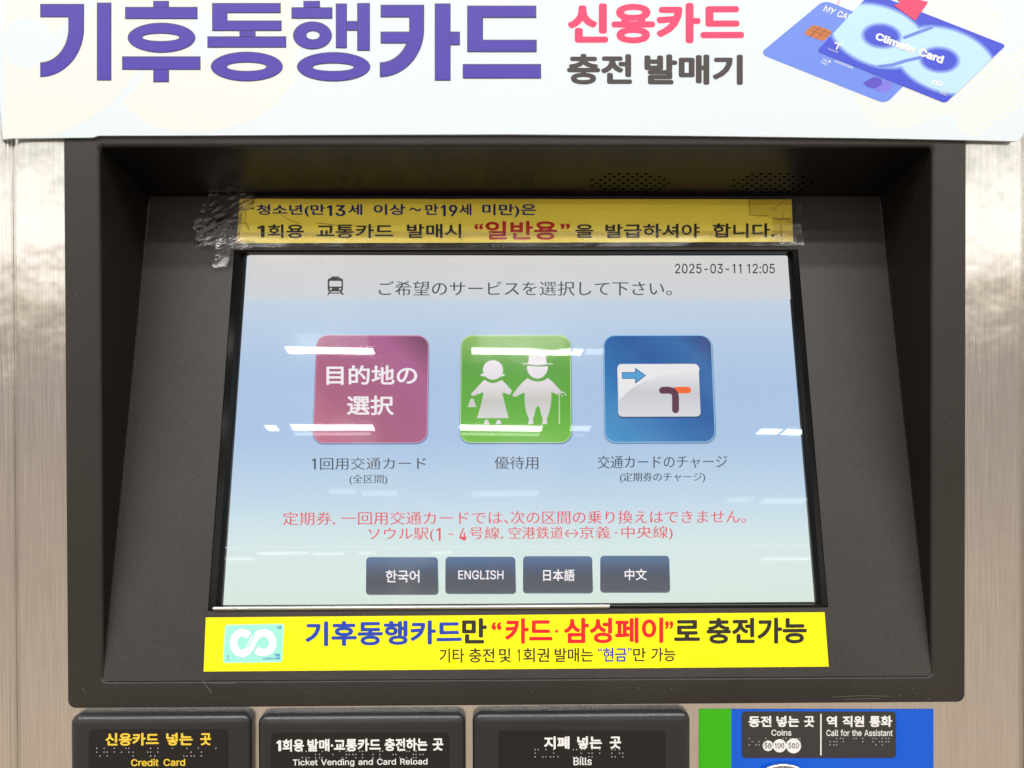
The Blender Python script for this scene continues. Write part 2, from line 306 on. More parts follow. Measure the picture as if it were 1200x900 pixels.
# latin letter outlines: char: (advance, xy pairs, triangles), 500 units to the em
LATIN = {'-':(227,[168,122,168,94,57,94,57,122],[2,0,3,2,1,0]),
'0':(227,[113,-3,87,0,65,12,47,31,34,57,27,89,24,127,27,165,35,197,48,223,65,242,87,254,113,258,139,254,161,242,179,223,192,197,200,165,203,127,200,89,192,57,179,31,162,12,140,0,113,25,131,28,145,37,157,52,165,72,170,97,172,127,170,157,165,182,157,203,145,218,131,227,113,230,96,227,82,218,70,203,62,182,56,157,55,127,56,97,62,72,70,52,82,37,96,28],[11,13,12,10,13,11,10,14,13,9,14,10,9,36,14,36,15,14,9,37,36,35,15,36,9,38,37,34,15,35,8,38,9,34,16,15,8,39,38,33,16,34,8,40,39,32,16,33,7,40,8,32,17,16,7,41,40,31,17,32,6,41,7,31,18,17,6,42,41,30,18,31,5,42,6,5,43,42,29,18,30,29,19,18,5,44,43,28,19,29,4,44,5,28,20,19,4,45,44,27,20,28,3,45,4,27,21,20,3,46,45,26,21,27,3,47,46,25,21,26,2,47,3,25,22,21,2,24,47,24,22,25,2,22,24,1,22,2,1,23,22,1,0,23]),
'1':(227,[38,0,38,27,195,27,195,0,138,254,138,0,106,0,106,224,105,224,43,179,43,213,99,254],[10,4,11,10,8,4,8,7,4,7,5,4,10,9,8,6,5,7,0,2,1,0,3,2]),
'2':(227,[32,0,32,24,117,114,130,129,141,141,149,153,155,163,159,174,160,186,159,198,154,209,146,218,137,224,125,228,112,230,98,228,86,224,77,216,69,207,65,195,64,181,33,181,35,202,43,221,55,237,72,248,91,255,112,258,134,255,153,248,169,237,181,223,188,205,191,186,189,172,185,159,179,145,168,129,153,111,133,90,76,30,76,28,195,28,195,0],[26,28,27,26,29,28,25,29,26,25,30,29,24,30,25,24,31,30,23,15,24,15,14,24,14,13,24,13,31,24,12,31,13,23,16,15,11,31,12,23,17,16,11,32,31,22,17,23,10,32,11,22,18,17,9,32,10,22,19,18,9,33,32,21,19,22,8,33,9,21,20,19,8,34,33,7,34,8,6,34,7,6,35,34,5,35,6,5,36,35,4,36,5,4,37,36,3,37,4,3,38,37,2,38,3,1,38,2,1,39,38,1,40,39,1,41,40,1,42,41,1,43,42,0,43,1]),
'3':(227,[109,-3,87,-1,66,5,49,15,35,29,26,46,22,66,55,66,57,54,63,44,72,35,83,30,95,26,109,25,124,26,138,30,149,37,157,46,163,58,165,72,163,86,158,98,150,109,137,117,121,122,101,124,78,124,78,150,144,224,144,226,35,226,35,254,186,254,186,230,106,139,106,144,132,144,154,138,172,127,185,111,194,93,196,72,194,51,185,33,172,18,154,6,133,-1],[30,32,31,30,33,32,30,29,33,29,28,33,28,34,33,27,35,28,35,34,28,26,35,27,26,36,35,26,37,36,26,38,37,26,25,38,25,24,38,24,39,38,23,39,24,22,39,23,22,40,39,21,40,22,20,40,21,20,41,40,19,41,20,18,41,19,18,42,41,5,7,6,5,8,7,17,42,18,5,9,8,17,43,42,16,43,17,4,9,5,4,10,9,15,43,16,4,11,10,15,44,43,14,44,15,4,12,11,3,12,4,13,44,14,3,13,12,3,44,13,3,45,44,2,45,3,2,46,45,1,46,2,1,0,46]),
'4':(227,[20,53,20,79,123,254,155,254,54,83,54,81,207,81,207,53,141,0,141,61,141,73,141,159,171,159,171,0],[1,3,2,1,4,3,10,12,11,10,13,12,1,5,4,1,6,5,1,10,6,10,7,6,0,10,1,0,9,10,13,7,10,0,8,9,8,7,0,8,13,7]),
'5':(227,[111,-3,89,-1,70,6,54,16,41,30,33,47,30,65,61,65,64,54,69,44,77,36,87,30,98,26,111,25,125,27,138,32,149,41,157,52,162,66,164,81,162,97,157,111,148,122,137,131,124,137,109,138,96,137,84,134,73,129,64,123,34,126,48,254,183,254,183,226,75,226,67,151,68,151,77,157,89,162,101,166,115,167,131,165,147,160,161,153,172,143,182,130,189,116,194,99,195,82,193,58,184,38,171,21,154,8,134,-1],[30,34,31,34,32,31,34,33,32,30,35,34,39,41,40,38,41,39,38,42,41,37,42,38,37,43,42,36,43,37,36,44,43,30,36,35,30,26,36,26,25,36,25,44,36,25,45,44,24,45,25,30,27,26,23,45,24,30,28,27,22,45,23,22,46,45,30,29,28,21,46,22,21,47,46,20,47,21,20,48,47,19,48,20,19,49,48,18,49,19,17,49,18,5,7,6,5,8,7,17,50,49,5,9,8,16,50,17,4,9,5,4,10,9,15,50,16,15,51,50,4,11,10,14,51,15,4,12,11,3,12,4,13,51,14,3,13,12,3,51,13,3,52,51,2,52,3,2,53,52,1,53,2,1,0,53]),
':':(94,[48,135,39,137,31,142,26,149,25,158,26,167,31,174,39,179,48,181,56,179,64,174,69,167,71,158,69,149,64,142,56,137,48,-2,39,-1,31,4,26,12,25,20,26,29,31,37,39,42,48,43,56,42,64,37,69,29,71,20,69,12,64,4,56,-1],[23,25,24,22,25,23,22,26,25,21,26,22,21,27,26,20,27,21,20,28,27,19,28,20,19,29,28,18,29,19,18,30,29,17,30,18,17,31,30,16,31,17,7,9,8,6,9,7,6,10,9,5,10,6,5,11,10,4,11,5,4,12,11,3,12,4,3,13,12,2,13,3,2,14,13,1,14,2,1,15,14,0,15,1]),
'A':(240,[8,0,101,254,138,254,231,0,198,0,144,151,138,167,132,186,125,210,116,239,123,239,114,209,106,185,100,166,95,151,43,0,55,71,55,99,185,99,185,71],[0,9,1,9,2,1,9,10,2,10,3,2,0,17,9,17,11,9,11,8,9,11,8,10,8,18,10,18,3,10,7,18,8,17,12,11,6,18,7,17,13,12,5,18,6,17,14,13,17,16,14,16,15,14,4,19,5,19,18,5,0,16,17,16,18,17,16,19,18,19,3,18,0,15,16,4,3,19]),
'B':(228,[30,0,30,254,121,254,145,252,164,245,180,235,190,221,197,205,199,187,198,172,193,160,187,150,178,143,168,137,157,133,157,131,170,129,182,123,192,114,201,102,207,86,209,68,207,50,200,33,189,20,172,9,151,2,123,0,62,29,122,29,148,31,165,40,175,53,178,68,176,81,171,92,163,102,153,109,140,114,124,115,62,115,62,143,119,143,132,144,144,148,154,155,162,163,166,174,168,186,165,202,156,214,141,223,120,226,62,226],[0,53,1,53,2,1,53,3,2,53,4,3,53,5,4,53,52,5,52,6,5,0,41,53,51,6,52,50,6,51,50,7,6,49,7,50,49,8,7,48,8,49,48,9,8,47,9,48,46,9,47,46,10,9,45,10,46,45,11,10,44,11,45,44,12,11,43,12,44,42,12,43,42,13,12,0,40,41,40,42,41,40,13,42,40,14,13,40,15,14,40,16,15,40,17,16,40,39,17,39,18,17,0,28,40,38,18,39,37,18,38,37,19,18,36,19,37,36,20,19,35,20,36,34,20,35,34,21,20,33,21,34,32,21,33,32,22,21,31,22,32,31,23,22,30,23,31,30,24,23,29,24,30,0,29,28,0,24,29,0,25,24,0,26,25,0,27,26]),
'C':(255,[134,-3,103,1,75,12,52,32,35,58,24,90,20,127,24,165,35,197,52,223,75,242,103,254,134,258,152,256,170,252,186,245,201,236,214,224,224,209,232,193,236,174,204,174,200,186,195,197,187,206,179,214,169,220,158,224,146,227,134,228,111,225,92,216,75,202,62,182,54,157,52,127,54,97,63,72,75,53,92,38,112,29,134,26,146,27,158,30,169,34,179,40,187,48,195,57,200,68,204,80,236,80,232,62,224,45,214,31,201,19,187,9,170,2,153,-2],[11,13,12,11,14,13,10,14,11,10,15,14,10,16,15,9,16,10,9,29,16,29,17,16,9,30,29,28,17,29,27,17,28,9,31,30,26,17,27,26,18,17,8,31,9,25,18,26,8,32,31,24,18,25,24,19,18,23,19,24,8,33,32,22,19,23,7,33,8,22,20,19,21,20,22,7,34,33,6,34,7,6,35,34,5,35,6,5,36,35,5,37,36,4,37,5,48,50,49,48,51,50,4,38,37,47,51,48,47,52,51,3,38,4,46,52,47,3,39,38,45,52,46,45,53,52,44,53,45,3,40,39,43,53,44,2,40,3,43,54,53,42,54,43,2,41,40,41,54,42,2,54,41,2,55,54,1,55,2,1,56,55,1,57,56,0,57,1]),
'D':(251,[109,0,48,0,48,29,107,29,136,31,159,40,177,55,189,75,197,99,200,128,197,156,190,180,177,200,160,214,138,223,110,226,47,226,47,254,113,254,147,251,176,239,200,221,217,196,227,164,231,128,227,91,217,59,199,34,175,15,145,4,62,254,62,0,30,0,30,254],[32,17,33,17,30,33,32,16,17,30,18,17,31,18,30,31,15,18,15,19,18,15,20,19,15,21,20,32,15,16,32,2,15,2,31,15,31,14,15,31,13,14,31,12,13,31,11,12,31,10,11,31,9,10,31,8,9,31,3,8,3,7,8,3,6,7,3,5,6,3,4,5,32,1,2,31,3,2]),
'E':(209,[30,0,30,254,186,254,186,226,62,226,62,143,178,143,178,114,62,114,62,29,188,29,188,0],[0,4,1,4,2,1,4,3,2,0,5,4,0,8,5,8,6,5,8,7,6,0,9,8,0,10,9,0,11,10]),
'G':(260,[134,-3,102,1,75,13,52,32,35,58,24,90,20,127,24,165,35,197,52,223,74,242,102,254,132,258,152,256,170,252,187,245,202,235,214,222,225,208,232,192,237,174,204,174,199,186,194,197,186,206,178,213,168,220,158,224,146,227,133,228,111,225,92,216,75,202,62,182,54,157,52,127,54,97,63,72,75,53,92,38,112,29,134,26,155,29,172,36,187,47,198,62,205,80,207,101,217,100,141,100,141,128,239,128,239,100,236,71,225,45,209,25,188,9,163,0],[11,13,12,11,14,13,10,14,11,10,15,14,10,16,15,9,16,10,9,29,16,29,17,16,9,30,29,28,17,29,27,17,28,9,31,30,26,17,27,8,31,9,26,18,17,25,18,26,8,32,31,24,18,25,24,19,18,23,19,24,8,33,32,7,33,8,22,19,23,22,20,19,21,20,22,7,34,33,6,34,7,6,35,34,49,51,50,49,47,51,47,52,51,5,35,6,5,36,35,49,46,47,48,52,47,48,53,52,46,48,49,46,53,48,5,37,36,4,37,5,45,53,46,4,38,37,45,54,53,44,54,45,3,38,4,3,39,38,43,54,44,43,55,54,3,40,39,42,55,43,2,40,3,2,41,40,41,55,42,2,55,41,2,56,55,1,56,2,1,57,56,0,57,1]),
'H':(258,[30,0,30,254,62,254,62,144,196,144,196,254,228,254,228,0,196,0,196,116,62,116,62,0],[0,2,1,0,3,2,4,6,5,4,7,6,0,10,3,10,4,3,10,9,4,9,7,4,0,11,10,8,7,9]),
'I':(150,[16,0,16,29,59,29,59,226,16,226,16,254,135,254,135,226,91,226,91,29,135,29,135,0],[4,6,5,4,7,6,3,7,4,2,8,3,8,7,3,2,9,8,0,2,1,0,9,2,0,10,9,0,11,10]),
'L':(196,[30,0,30,254,62,254,62,29,181,29,181,0],[0,2,1,0,3,2,0,4,3,0,5,4]),
'M':(314,[30,0,30,254,76,254,139,94,141,87,144,79,147,71,150,61,153,52,156,42,158,33,161,24,154,24,156,32,159,41,162,51,165,61,168,70,171,79,174,87,176,94,238,254,284,254,284,0,252,0,252,145,252,154,252,163,252,174,253,184,253,195,253,207,253,218,253,229,256,229,253,217,249,205,245,193,241,181,237,171,234,161,231,152,228,145,171,0,143,0,85,145,83,152,80,160,76,170,72,181,69,192,65,204,60,216,56,229,59,229,60,219,60,208,60,197,60,186,61,175,61,164,61,154,61,145,61,0],[0,53,1,53,2,1,53,54,2,54,3,2,20,33,21,33,22,21,33,34,22,34,23,22,0,52,53,55,3,54,20,32,33,35,32,34,32,23,34,56,52,55,52,3,55,20,35,32,35,31,32,20,36,35,0,56,52,56,51,52,0,57,56,20,37,36,0,58,57,20,38,37,0,59,58,20,39,38,0,60,59,20,40,39,0,61,60,20,41,40,0,62,61,20,42,41,0,63,62,20,43,42,19,43,20,18,43,19,17,43,18,16,43,17,15,43,16,14,43,15,13,10,14,10,43,14,13,11,10,12,11,13]),
'N':(262,[30,0,30,254,68,254,172,91,176,84,181,75,187,65,194,53,200,41,207,27,202,27,201,41,200,54,200,67,200,79,199,89,199,97,199,254,232,254,232,0,193,0,101,145,95,155,89,165,82,177,74,191,65,207,54,226,60,227,60,209,61,192,62,177,62,164,62,153,62,145,62,0],[0,27,1,27,2,1,27,28,2,28,3,2,16,18,17,16,19,18,29,26,28,26,3,28,0,29,27,29,26,27,0,30,29,25,3,26,0,31,30,24,3,25,23,3,24,0,32,31,22,3,23,0,33,32,21,3,22,0,34,33,0,35,34,20,3,21,15,19,16,20,4,3,14,19,15,20,5,4,13,19,14,20,6,5,12,19,13,20,7,6,11,19,12,20,8,7,20,10,8,10,9,8,10,19,11,20,19,10]),
'R':(224,[30,0,30,254,118,254,145,252,167,244,183,232,195,217,202,198,205,176,202,154,195,136,183,120,166,109,145,101,118,99,48,99,48,128,117,128,135,129,149,133,160,141,167,150,171,162,173,176,171,190,167,202,159,212,149,220,134,224,116,226,62,226,62,0,177,0,115,115,151,115,214,0],[0,16,1,16,30,1,30,2,1,30,3,2,30,4,3,30,5,4,30,29,5,29,28,5,28,6,5,16,31,30,27,6,28,26,6,27,26,7,6,25,7,26,24,7,25,24,8,7,23,8,24,22,8,23,22,9,8,21,9,22,21,10,9,20,10,21,19,10,20,19,11,10,18,11,19,17,11,18,0,15,16,31,17,16,31,33,17,33,11,17,33,34,11,34,12,11,31,14,33,14,32,33,35,12,34,13,35,12,14,35,13,0,14,15,0,31,14,32,35,14]),
'S':(223,[112,-4,86,-2,64,5,46,15,32,30,23,48,19,68,52,68,55,55,62,44,71,35,83,29,97,26,112,25,128,26,143,30,155,37,165,46,171,57,173,70,171,81,166,89,158,96,148,102,136,107,122,111,92,120,64,130,43,145,30,163,26,186,29,206,37,224,51,238,69,249,90,256,114,258,137,256,158,249,175,238,189,224,197,208,200,189,169,189,163,206,151,219,134,227,112,229,97,228,84,224,73,218,64,209,59,199,58,188,60,176,65,167,74,160,85,154,96,150,106,147,132,140,144,136,156,132,168,126,179,119,189,110,197,99,202,85,204,69,201,50,193,32,180,17,162,5,139,-2],[35,37,36,34,37,35,34,38,37,33,38,34,33,39,38,33,40,39,32,47,33,47,40,33,32,48,47,46,40,47,32,49,48,45,40,46,45,41,40,31,49,32,31,50,49,44,41,45,31,51,50,31,52,51,44,42,41,30,52,31,43,42,44,30,53,52,30,54,53,29,54,30,29,55,54,29,56,55,28,56,29,28,57,56,28,58,57,28,59,58,28,60,59,27,60,28,27,61,60,27,62,61,27,63,62,26,63,27,26,64,63,25,64,26,25,65,64,24,65,25,24,66,65,23,66,24,22,66,23,22,67,66,21,67,22,20,67,21,20,68,67,19,68,20,18,68,19,18,69,68,5,7,6,5,8,7,17,69,18,5,9,8,17,70,69,4,9,5,16,70,17,4,10,9,15,70,16,4,11,10,15,71,70,14,71,15,3,11,4,3,12,11,13,71,14,3,13,12,3,71,13,3,72,71,2,72,3,2,73,72,1,73,2,1,0,73]),
'T':(224,[16,226,16,254,208,254,208,226,128,226,128,0,96,0,96,226],[0,2,1,0,3,2,7,3,0,6,4,7,4,3,7,6,5,4]),
'U':(259,[129,-4,101,-1,77,8,57,22,42,40,33,62,30,87,30,254,62,254,62,89,64,72,70,57,80,44,94,34,110,28,129,26,149,28,165,34,179,44,188,57,194,72,196,89,196,254,229,254,229,87,226,62,216,40,201,22,182,8,157,-1],[6,8,7,6,9,8,21,23,22,21,24,23,6,10,9,20,24,21,5,10,6,20,25,24,5,11,10,19,25,20,19,26,25,4,11,5,4,12,11,18,26,19,4,13,12,17,26,18,3,13,4,17,27,26,3,14,13,16,27,17,3,15,14,15,27,16,3,27,15,2,27,3,2,28,27,1,28,2,1,29,28,0,29,1]),
'V':(240,[102,0,8,254,42,254,96,103,101,88,108,69,115,45,124,15,117,15,126,45,133,69,140,88,145,103,197,254,231,254,139,0],[0,2,1,0,3,2,12,14,13,12,15,14,0,4,3,11,15,12,10,15,11,0,5,4,9,15,10,0,6,5,8,7,9,7,15,9,0,7,6,0,15,7]),
'Y':(236,[102,0,102,104,8,254,46,254,96,172,104,159,111,146,118,132,125,115,112,115,119,132,126,146,133,159,140,172,191,254,228,254,134,104,134,0],[1,3,2,1,4,3,13,15,14,13,16,15,1,5,4,12,16,13,11,16,12,1,6,5,10,16,11,1,7,6,9,8,10,8,16,10,1,8,7,1,16,8,0,16,1,0,17,16]),
'a':(195,[80,-4,63,-3,47,2,34,11,24,22,17,37,15,54,17,69,22,80,29,90,39,97,50,102,63,105,76,108,89,110,105,112,117,113,126,115,133,117,136,121,138,127,138,128,137,139,133,148,128,156,120,161,110,164,98,165,85,164,75,161,66,156,59,150,54,144,50,137,20,146,29,161,39,173,52,182,66,188,82,191,97,192,108,192,119,190,131,186,143,180,153,172,161,160,167,145,168,126,168,0,138,0,138,26,136,26,132,19,126,12,118,6,108,1,95,-3,85,23,101,24,114,29,124,37,132,47,136,57,138,69,138,95,135,93,130,91,123,89,116,88,108,87,100,86,93,85,88,84,77,82,67,79,58,75,52,70,47,62,46,52,47,43,51,36,57,30,65,26,74,24],[39,41,40,39,42,41,38,42,39,38,43,42,37,43,38,37,44,43,36,44,37,36,45,44,35,45,36,35,27,45,27,46,45,35,28,27,26,46,27,35,29,28,25,46,26,35,30,29,34,30,35,24,46,25,24,47,46,34,31,30,23,47,24,34,32,31,22,47,23,33,32,34,22,48,47,21,48,22,20,48,21,19,48,20,19,49,48,18,49,19,17,65,18,65,49,18,16,65,17,15,65,16,14,65,15,13,65,14,12,65,13,11,65,12,10,65,11,9,65,10,9,66,65,64,49,65,9,67,66,9,68,67,8,68,9,8,69,68,8,70,69,8,71,70,8,72,71,8,73,72,8,74,73,8,75,74,7,75,8,7,76,75,7,77,76,7,78,77,63,49,64,6,78,7,6,79,78,62,49,63,5,79,6,5,80,79,61,51,62,51,49,62,5,81,80,60,51,61,4,81,5,4,82,81,4,83,82,59,52,60,52,51,60,4,84,83,59,53,52,50,49,51,58,53,59,4,58,84,4,53,58,3,53,4,3,54,53,3,55,54,2,55,3,2,56,55,1,56,2,1,57,56,0,57,1]),
'c':(198,[104,-4,79,-1,58,8,41,23,28,43,20,66,17,94,20,122,28,146,41,165,58,180,79,189,104,192,117,191,130,189,142,184,153,178,162,170,170,161,176,150,181,138,151,131,149,138,145,145,141,150,135,155,128,159,121,162,113,164,104,165,86,162,73,155,62,144,54,129,50,112,48,94,50,75,54,59,62,44,73,33,86,26,104,23,113,24,121,26,129,29,135,33,141,38,146,44,149,51,152,59,181,51,177,39,171,28,163,19,153,11,142,4,130,0,117,-3],[11,13,12,11,14,13,10,14,11,10,15,14,10,16,15,9,16,10,9,17,16,9,29,17,29,18,17,8,30,9,30,29,9,28,18,29,27,18,28,8,31,30,26,18,27,26,19,18,25,19,26,24,19,25,8,32,31,23,19,24,23,20,19,7,32,8,22,20,23,7,33,32,22,21,20,7,34,33,6,34,7,6,35,34,5,35,6,5,36,35,5,37,36,4,37,5,4,38,37,48,50,49,48,51,50,47,51,48,46,51,47,4,39,38,3,39,4,46,52,51,45,52,46,44,52,45,3,40,39,43,52,44,43,53,52,42,53,43,3,41,40,41,53,42,3,53,41,2,53,3,2,54,53,2,55,54,1,55,2,1,56,55,1,57,56,0,57,1]),
'd':(212,[98,-4,75,-1,56,8,40,23,27,42,20,66,17,94,20,122,27,146,40,166,56,180,75,189,98,192,114,191,126,186,136,180,144,173,149,166,153,160,155,160,155,254,186,254,186,0,156,0,156,29,153,29,149,23,143,16,136,8,126,2,114,-3,102,23,118,26,132,32,142,43,150,58,154,75,156,95,154,114,150,131,142,145,132,156,118,163,102,165,86,163,72,156,62,145,54,131,50,114,48,95,50,75,54,58,62,44,73,33,86,26],[19,21,20,19,22,21,11,13,12,11,14,13,10,14,11,10,15,14,9,15,10,9,16,15,9,17,16,8,44,9,44,43,9,43,17,9,43,18,17,42,18,43,41,18,42,8,45,44,41,19,18,41,40,19,40,39,19,39,22,19,8,46,45,7,46,8,7,47,46,38,22,39,7,48,47,6,48,7,37,22,38,6,49,48,6,50,49,36,22,37,5,50,6,5,51,50,35,22,36,4,51,5,4,52,51,34,24,35,24,22,35,4,53,52,33,24,34,3,53,4,3,54,53,32,25,33,25,24,33,32,26,25,23,22,24,3,31,54,31,26,32,3,26,31,3,27,26,2,27,3,2,28,27,2,29,28,1,29,2,1,30,29,0,30,1]),
'e':(202,[106,-4,80,-1,58,8,41,23,28,42,20,66,17,93,20,121,28,145,40,165,58,180,78,189,103,192,118,191,133,187,147,180,160,170,170,157,179,141,184,121,186,97,186,85,37,85,37,110,169,110,155,101,153,119,149,134,141,147,131,157,118,163,103,165,87,163,73,157,62,147,54,135,50,121,48,105,48,89,50,69,55,53,64,40,76,31,90,25,106,23,117,24,127,26,135,31,143,36,149,44,153,53,182,45,177,32,168,20,156,10,141,2,125,-3],[11,13,12,11,14,13,10,14,11,10,15,14,10,16,15,9,16,10,9,31,16,31,17,16,9,32,31,30,17,31,8,32,9,29,17,30,8,33,32,29,18,17,28,18,29,8,34,33,27,18,28,8,35,34,7,35,8,27,19,18,7,36,35,26,19,27,26,24,19,24,20,19,6,23,7,23,36,7,23,37,36,25,24,26,6,22,23,37,24,23,37,20,24,38,20,37,38,21,20,5,22,6,39,21,38,5,21,22,5,39,21,5,40,39,4,40,5,4,41,40,49,51,50,49,52,51,48,52,49,3,41,4,3,42,41,47,52,48,47,53,52,3,43,42,46,53,47,45,53,46,3,44,43,44,53,45,3,53,44,2,53,3,2,54,53,2,55,54,1,55,2,1,56,55,0,56,1]),
'f':(127,[114,190,114,164,3,164,3,190,40,0,40,216,42,231,48,243,57,252,68,259,80,264,94,265,103,265,111,263,117,262,121,260,114,234,111,235,107,236,103,237,97,237,85,235,77,230,72,221,71,209,71,0],[10,12,11,10,13,12,9,13,10,9,14,13,9,15,14,9,16,15,8,17,9,17,16,9,7,19,8,19,18,8,18,17,8,6,20,7,20,19,7,6,21,20,6,22,21,5,22,6,5,23,22,5,24,23,4,24,5,4,25,24,2,0,3,2,1,0]),
'g':(213,[103,-75,84,-74,67,-70,53,-63,41,-55,32,-45,25,-35,51,-20,55,-26,61,-33,68,-39,77,-44,89,-48,103,-49,124,-46,141,-38,152,-23,156,-3,156,34,153,34,149,28,143,21,136,14,126,8,114,4,97,2,76,5,56,13,40,27,28,45,20,68,17,96,20,123,27,147,40,166,56,180,76,189,98,192,114,191,127,186,137,180,144,173,150,166,154,159,157,159,157,190,186,190,186,-4,183,-27,175,-45,162,-59,145,-68,125,-73,102,30,118,32,132,38,142,47,150,61,155,77,156,96,155,115,150,132,142,146,132,156,119,163,102,165,86,163,73,156,62,145,54,131,50,115,48,96,50,78,54,61,62,48,73,38,86,32],[36,38,37,36,39,38,44,46,45,44,47,46,35,39,36,35,40,39,34,40,35,34,41,40,34,42,41,33,66,34,66,65,34,65,42,34,65,43,42,64,43,65,63,43,64,33,67,66,63,44,43,63,62,44,62,61,44,61,60,44,60,47,44,33,68,67,32,68,33,32,69,68,32,70,69,31,70,32,59,47,60,31,71,70,31,72,71,58,47,59,30,72,31,30,73,72,57,47,58,29,73,30,29,74,73,56,18,57,18,47,57,29,75,74,55,18,56,28,75,29,28,76,75,54,19,55,19,18,55,54,20,19,17,47,18,28,53,76,53,20,54,28,20,53,28,21,20,27,21,28,27,22,21,27,23,22,26,23,27,26,24,23,25,24,26,16,47,17,16,48,47,6,8,7,15,48,16,6,9,8,15,49,48,6,10,9,5,10,6,14,49,15,5,11,10,5,12,11,14,50,49,4,12,5,13,50,14,4,13,12,4,50,13,3,50,4,3,51,50,2,51,3,2,52,51,1,52,2,1,0,52]),
'h':(205,[57,113,57,0,26,0,26,254,57,254,57,144,51,144,62,166,76,181,94,189,114,192,132,190,148,184,161,174,170,160,177,142,179,120,179,0,148,0,148,118,145,137,136,152,123,161,105,165,92,163,80,159,71,151,63,141,58,129],[2,4,3,2,6,4,6,5,4,9,11,10,9,12,11,8,12,9,8,13,12,7,13,8,7,23,13,23,14,13,6,25,7,25,24,7,24,23,7,22,14,23,21,14,22,21,15,14,6,26,25,20,15,21,6,27,26,2,28,6,28,27,6,20,16,15,19,16,20,2,0,28,19,17,16,18,17,19,2,1,0]),
'i':(83,[42,221,34,223,27,227,22,234,21,242,22,249,27,256,34,260,42,262,50,260,57,256,62,249,63,242,62,234,57,227,50,223,26,0,26,190,57,190,57,0],[16,18,17,16,19,18,7,9,8,6,9,7,6,10,9,5,10,6,5,11,10,4,11,5,4,12,11,3,12,4,3,13,12,2,13,3,2,14,13,1,14,2,1,15,14,0,15,1]),
'k':(190,[55,68,55,106,60,106,142,190,180,190,92,100,89,100,26,0,26,254,57,254,57,0,147,0,74,93,96,114,186,0],[7,9,8,7,1,9,1,10,9,2,4,3,2,13,4,13,5,4,2,12,13,5,14,13,7,0,1,10,2,1,10,12,2,0,5,6,0,14,5,10,11,12,7,14,0,10,14,7,11,14,10]),
'l':(95,[70,-1,50,2,37,10,29,24,26,42,26,254,57,254,57,49,58,38,60,31,65,27,73,26,77,26,80,26,83,27,85,27,90,1,86,0,81,0,75,-1],[4,6,5,4,7,6,4,8,7,3,8,4,3,9,8,3,10,9,3,11,10,14,16,15,13,16,14,12,16,13,11,16,12,3,16,11,2,16,3,1,16,2,0,16,1,0,17,16,0,18,17,0,19,18]),
'm':(305,[26,0,26,190,56,190,56,148,54,148,59,162,66,173,75,182,86,188,98,192,110,193,129,190,144,180,154,166,160,147,156,147,161,160,169,172,178,181,190,187,204,192,218,193,234,191,249,186,261,177,270,164,276,148,278,128,278,0,248,0,248,127,245,145,236,156,224,163,209,165,197,164,187,160,179,153,173,145,169,135,168,124,168,0,137,0,137,130,134,144,126,156,115,163,100,165,89,164,79,160,70,154,63,145,58,133,57,119,57,0],[9,11,10,20,22,21,8,11,9,19,22,20,19,23,22,8,12,11,0,2,1,0,4,2,4,3,2,7,12,8,18,23,19,18,24,23,6,12,7,17,24,18,6,13,12,17,25,24,5,47,6,47,13,6,16,34,17,34,25,17,47,46,13,46,14,13,5,48,47,16,35,34,33,25,34,33,26,25,5,49,48,16,36,35,32,26,33,45,14,46,4,49,5,15,36,16,4,50,49,15,37,36,31,26,32,44,15,45,15,14,45,4,51,50,15,38,37,31,27,26,0,52,4,52,51,4,44,38,15,44,39,38,30,27,31,43,39,44,43,40,39,0,53,52,42,40,43,30,28,27,29,28,30,42,41,40,0,54,53]),
'n':(205,[57,113,57,0,26,0,26,190,56,190,56,144,51,144,62,166,76,181,94,189,114,192,132,190,147,184,160,174,170,160,176,142,179,120,179,0,148,0,148,118,145,137,136,152,123,161,105,165,92,163,80,159,71,151,63,141,58,129],[9,11,10,9,12,11,2,4,3,2,6,4,6,5,4,8,12,9,8,13,12,7,13,8,7,23,13,23,14,13,6,25,7,25,24,7,24,23,7,22,14,23,21,14,22,21,15,14,6,26,25,20,15,21,6,27,26,2,28,6,28,27,6,20,16,15,19,16,20,2,0,28,19,17,16,18,17,19,2,1,0]),
'o':(208,[104,-4,79,-1,58,8,41,23,28,43,20,66,17,94,20,122,28,146,41,165,58,180,79,189,104,192,128,189,149,180,167,165,180,146,188,122,191,94,188,66,180,43,167,23,149,8,128,-1,104,23,121,26,135,33,146,44,154,59,158,75,160,94,158,112,154,129,146,144,135,155,121,162,104,165,86,162,73,155,62,144,54,129,50,112,48,94,50,75,54,59,62,44,73,33,86,26],[11,13,12,10,13,11,10,14,13,9,14,10,9,15,14,8,37,9,37,36,9,36,15,9,36,35,15,35,16,15,8,38,37,34,16,35,8,39,38,33,16,34,7,39,8,33,17,16,7,40,39,32,17,33,7,41,40,31,17,32,6,41,7,31,18,17,6,42,41,30,18,31,5,42,6,5,43,42,29,18,30,29,19,18,5,44,43,28,19,29,28,20,19,4,44,5,4,45,44,27,20,28,4,46,45,26,20,27,3,46,4,26,21,20,3,47,46,25,21,26,3,24,47,24,21,25,3,21,24,2,21,3,2,22,21,1,22,2,1,23,22,0,23,1]),
'r':(130,[26,0,26,190,56,190,56,160,58,160,65,173,76,184,90,190,107,192,110,192,115,192,119,192,122,192,122,161,119,162,115,162,109,163,103,163,91,161,80,157,70,151,63,142,58,131,57,118,57,0],[7,9,8,7,10,9,7,11,10,7,12,11,7,13,12,6,13,7,0,2,1,0,3,2,5,13,6,4,17,5,17,16,5,16,15,5,15,14,5,14,13,5,4,18,17,4,19,18,0,4,3,0,22,4,22,21,4,21,20,4,20,19,4,0,23,22,0,24,23]),
